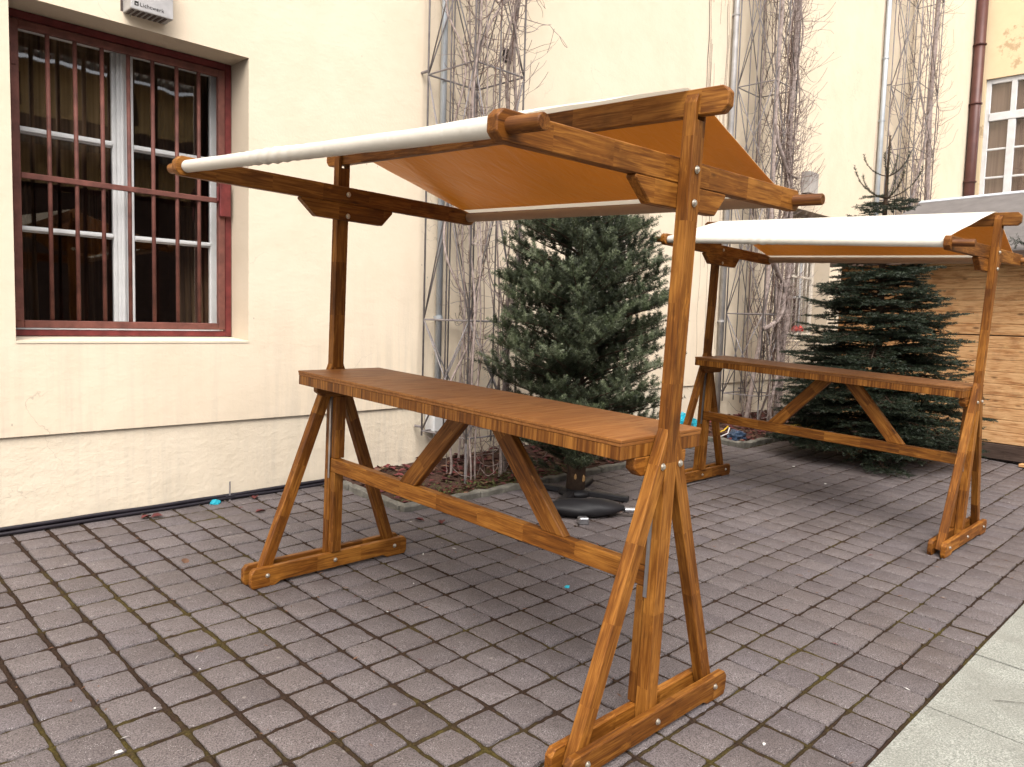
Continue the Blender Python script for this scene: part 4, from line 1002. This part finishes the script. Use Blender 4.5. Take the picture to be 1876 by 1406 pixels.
for i in range(70):
    x = random.uniform(-1.2, .10); a = random.uniform(0, 6.28); sp.append((HM @ Vector((x, ov + .02 + random.gauss(0, .03), 2.26 + random.uniform(-.03, .06))) , HM.to_3x3() @ Vector((random.gauss(0, 1), random.gauss(0, .5), random.gauss(.25, .5))), random.uniform(.08, .16)))
V, F = make_shoots(sp, .022, .0036, 420, .1)
tag(link('fir_garland', fast_mesh('fir_garland', V, F, M_NEED2)), 'dark fir garland lying along the eave of the timber hut', 'garland')
t = thing('pale_plank', 'short pale plank lying on the paving at the foot of the timber hut', 'plank', HM @ Matrix.Translation((-.42, .10, .0)))
m = MB(); m.box(-.28, .28, -.05, .05, .004, .035); m.box(-.20, -.14, -.045, .045, .0352, .05); m.build('board', W_PINE, t, bevel=.003)

# ------------------------------------------------------------------ small things
random.seed(5)
def cable(i, off, z, label):
    pts = [(x, YP - .03 - off + .012 * noise.noise(Vector((x * 1.6, i * 7.3, 0))), gz(x, 3.5) + z + .006 * noise.noise(Vector((x * 2.2, i, 4)))) for x in np.arange(-3.2, .98 + .1 * i, .06)]
    m = MB(); m.tube(pts, .0125 - .0015 * (i % 2), 8); tag(m.build('cable', M_CABLE, smooth=True), label, 'cable', 'black cables along the wall foot')
for i, (o, z) in enumerate(((.0, .015), (.028, .014), (.015, .036))): cable(i, o, z, ['black cable lying tight against the foot of the wall', 'black cable on the paving side of the wall bundle', 'black cable resting on top of the other two'][i])
t = thing('ground_rod', 'thin rusty iron rod sticking up by the wall cables', 'rod', Matrix.Translation((.17, 3.515, gz(.17, 3.515))))
m = MB(); m.tube([(0, 0, -.02), (.002, 0, .13)], .0055, 8); m.build('rod', M_ROD, t); m = MB(); m.tube([(-.03, 0, .03), (.03, 0, .03)], .008, 6); m.build('tie', M_CABLE, t)

# fallen leaves on the open paving
m = MB(); random.seed(9); leaf_into(m, Vector((0, 0, .006)), .036, 0); leaf_me = m.mesh('fallen_leaf', [M_LEAFRED]); m = MB(); leaf_into(m, Vector((0, 0, .006)), .032, 0); leaf_me2 = m.mesh('fallen_leaf', [M_LEAFBROWN])
LEAVES = [(.20, 3.15, 'single red leaf on the paving left of the near stall'), (-.42, 3.42, 'curled red leaf against the black cables'), (-.36, 3.40, 'second curled leaf against the black cables'), (.93, 2.42, 'larger red leaf on the pavers outside the kerb corner'),
          (1.02, 2.30, 'small red leaf near the kerb corner'), (1.20, 2.45, 'crumpled leaf lying along the kerb front'), (.33, 3.47, 'red leaf lying on the cables by the rod'), (-.55, 2.55, 'brown leaf in a paver joint left of the stall'), (1.35, 2.0, 'brown leaf between the bag and the kerb')]
for i, (x, y, lab) in enumerate(LEAVES):
    o = link('fallen_leaf', leaf_me if i < 7 else leaf_me2, None, ground_mat(x, y, random.uniform(0, 6), .002)); tag(o, lab, 'leaf', 'fallen leaves on the paving')
m = MB(); random.seed(77)
for i in range(420):
    x = random.uniform(-1.8, 6); y = random.uniform(-.6, 3.45)
    if random.random() < .5: x = gridx(round((x - P0) / PX), y) + random.gauss(0, .008)
    if in_bed(x, y): continue
    p = Vector((x, y, gz(x, y) + .003)); a = random.uniform(0, 6.28); L = random.uniform(.004, .022); w_ = random.uniform(.0012, .004)
    u = Vector((math.cos(a), math.sin(a), random.uniform(-.1, .2))) * L; v_ = Vector((-math.sin(a), math.cos(a), 0)) * w_
    m.add([p - u, p + v_ + Vector((0, 0, .002)), p + u, p - v_], [(0, 1, 2, 3)], random.choice([0, 0, 0, 0, 0, 0, 0, 0, 0, 1, 2, 2]))
tag(m.build('debris', [M_LEAFBROWN, M_SCRAP, M_LEAFRED]), 'tiny bits of twig and leaf strewn over the grey pavers', 'debris', kind='stuff')
def scrap(name, x, y, s, mat, lab, cat, h=.01):
    m = MB(); n = 9; random.seed(int(abs(x * 991 + y * 77)))
    top = [(math.cos(6.28 * i / n) * s * random.uniform(.6, 1.2), math.sin(6.28 * i / n) * s * random.uniform(.4, .8), random.uniform(.2, 1) * h) for i in range(n)]
    m.add([(a * 1.05, b * 1.05, 0) for a, b, c in top] + top + [(0, 0, h * 1.2)], [(i, (i + 1) % n, n + (i + 1) % n, n + i) for i in range(n)] + [(n + i, n + (i + 1) % n, 2 * n) for i in range(n)])
    return tag(m.build(name, mat, None, ground_mat(x, y, 0, .002)), lab, cat)
scrap('plastic_scrap', .825, 1.063, .020, M_TEAL, 'small teal plastic scrap on the pavers under the near table', 'scrap')
scrap('plastic_scrap', .06, 3.49, .035, M_TEAL, 'teal plastic scrap caught on the wall cables', 'scrap', .025)
scrap('paper_scrap', -1.42, 1.03, .015, M_SCRAP, 'white paper scrap on the pavers at the lower left', 'scrap', .004)
scrap('paper_scrap', -.36, 2.0, .014, M_SCRAP, 'tiny white scrap beside the left foot of the near stall', 'scrap', .004)
scrap('paper_scrap', 1.95, 1.28, .015, M_SCRAP, 'white scrap on the pavers right of the weight bag', 'scrap', .004)
scrap('paper_scrap', 4.55, 1.25, .017, M_SCRAP, 'pale scrap on the paving between the two stalls', 'scrap', .004)
scrap('paper_scrap', 5.0, 1.75, .017, M_SCRAP, 'pale scrap on the paving before the middle bed', 'scrap', .004)
scrap('paper_scrap', .26, -.33, .010, M_SCRAP, 'white scrap on the pavers beside the pale walkway', 'scrap', .004)
def crumple(name, x, y, sx, sy, sz, mat, lab, cat, seed, z0=0.03):
    V = []; F = []; nu, nv = 26, 14
    for i in range(nv + 1):
        for j in range(nu):
            th = math.pi / 2 * i / nv * 1.15; a = 2 * math.pi * j / nu; d = Vector((math.cos(a) * math.sin(th), math.sin(a) * math.sin(th), math.cos(th))); k = 1 + .35 * noise.noise(d * 2.3 + Vector((seed, 0, 0))) + .15 * noise.noise(d * 7 + Vector((seed, 3, 0)))
            V.append((d.x * sx * k, d.y * sy * k, max(-.02, d.z * sz * k)))
    F = [(i * nu + j, i * nu + (j + 1) % nu, (i + 1) * nu + (j + 1) % nu, (i + 1) * nu + j) for i in range(nv) for j in range(nu)]
    m = MB(); m.add(V, F); return tag(m.build(name, mat, None, ground_mat(x, y, .3, z0), smooth=False), lab, cat)
crumple('plastic_bag', 5.35, 3.22, .30, .16, .22, M_TEAL, 'crumpled teal plastic bag behind the left end of the second stall', 'bag', 3.3)
crumple('plastic_tray', 5.78, 2.78, .16, .10, .08, M_BLUE, 'dark blue crumpled plastic lying on leaves in the middle bed', 'plastic', 6.1)
t = thing('yellow_strap', 'yellow strap loop sticking out of the leaves in the middle bed', 'strap', ground_mat(5.72, 2.90, 0))
m = MB(); m.tube([(-.14, .05, .06), (-.02, 0, .10), (.12, .03, .13), (.2, .06, .10)], .008, 6); m.build('band', M_YELLOW, t); m = MB(); m.tube([(-.14, .0, .03), (0, -.04, .07), (.1, 0, .12)], .007, 6); m.build('band', M_SCRAP, t)
t = thing('yellow_beam', 'yellow bar lying low under the spruce behind the second table', 'bar', ground_mat(6.75, 2.35, R(-20)))
m = MB(); m.box(-.5, .75, -.03, .03, .10, .17); m.build('bar', M_YELLOW, t, bevel=.006)
for q in (-.4, .65):
    m = MB(); m.box(q - .03, q + .03, -.05, .05, 0, .0995); m.build('block', W_OLD, t)
t = thing('sill_ornament', 'pair of small red and white figures on the sill of the far barred window', 'ornament', Matrix.Translation((9.12, 3.70, WZ0 + .012)))
for q in (0, .17):
    m = MB(); m.tube([(q, 0, 0), (q, 0, .10), (q, 0, .13)], [.022, .018, .02], 9); m.build('stem', M_SCRAP, t, smooth=True); m = MB(); m.tube([(q, 0, .125), (q, 0, .15), (q, 0, .19), (q, 0, .215)], [.05, .055, .035, .008], 12); m.build('cap', M_ORNRED, t, smooth=True)

# ------------------------------------------------------------------ light
EL, AZ = R(52), R(218)     # azimuth measured clockwise from +y
wd = bpy.data.worlds.new('World'); sc.world = wd; wd.use_nodes = True; nt = wd.node_tree
bg = nt.nodes['Background']; sky = nt.nodes.new('ShaderNodeTexSky'); sky.sky_type = 'NISHITA'; sky.sun_disc = False; sky.sun_elevation = EL; sky.sun_rotation = AZ; sky.air_density = 1.0; sky.dust_density = 3.5; sky.ozone_density = 1.0
hs = nt.nodes.new('ShaderNodeHueSaturation'); hs.inputs['Saturation'].default_value = .22      # overcast: the cloud deck is almost colourless
nt.links.new(sky.outputs[0], hs.inputs['Color']); nt.links.new(hs.outputs[0], bg.inputs['Color']); bg.inputs['Strength'].default_value = .15
sl = bpy.data.lights.new('sun', 'SUN'); sl.energy = 1.35; sl.angle = R(46); sl.color = (1, .94, .86); so = bpy.data.objects.new('sun', sl); COL.objects.link(so)
sd = Vector((math.sin(AZ) * math.cos(EL), math.cos(AZ) * math.cos(EL), math.sin(EL))); so.rotation_euler = sd.to_track_quat('Z', 'Y').to_euler()

# ------------------------------------------------------------------ camera
cam = bpy.data.cameras.new('camera'); co = bpy.data.objects.new('camera', cam); COL.objects.link(co); sc.camera = co
cam.sensor_width = 36; cam.sensor_fit = 'HORIZONTAL'; cam.lens = 36 * 1445.66 / 1876; cam.clip_start = .05; cam.clip_end = 500
r_ = Vector((0.69795, -0.71559, 0.02826)); d_ = Vector((-0.03875, -0.07714, -0.99627)); f_ = Vector((0.71510, 0.69425, -0.08157))
m_ = Matrix((r_, -d_, -f_)).transposed().to_4x4(); m_.translation = (-2.29856, -1.52685, 1.45448); co.matrix_world = m_
sc.view_settings.view_transform = 'Standard'; sc.view_settings.look = 'None'; sc.view_settings.exposure = 1.0; sc.view_settings.gamma = 1
sc.render.engine = 'CYCLES'; sc.cycles.max_bounces = 8; sc.cycles.diffuse_bounces = 1; sc.cycles.transparent_max_bounces = 12; sc.cycles.use_denoising = True
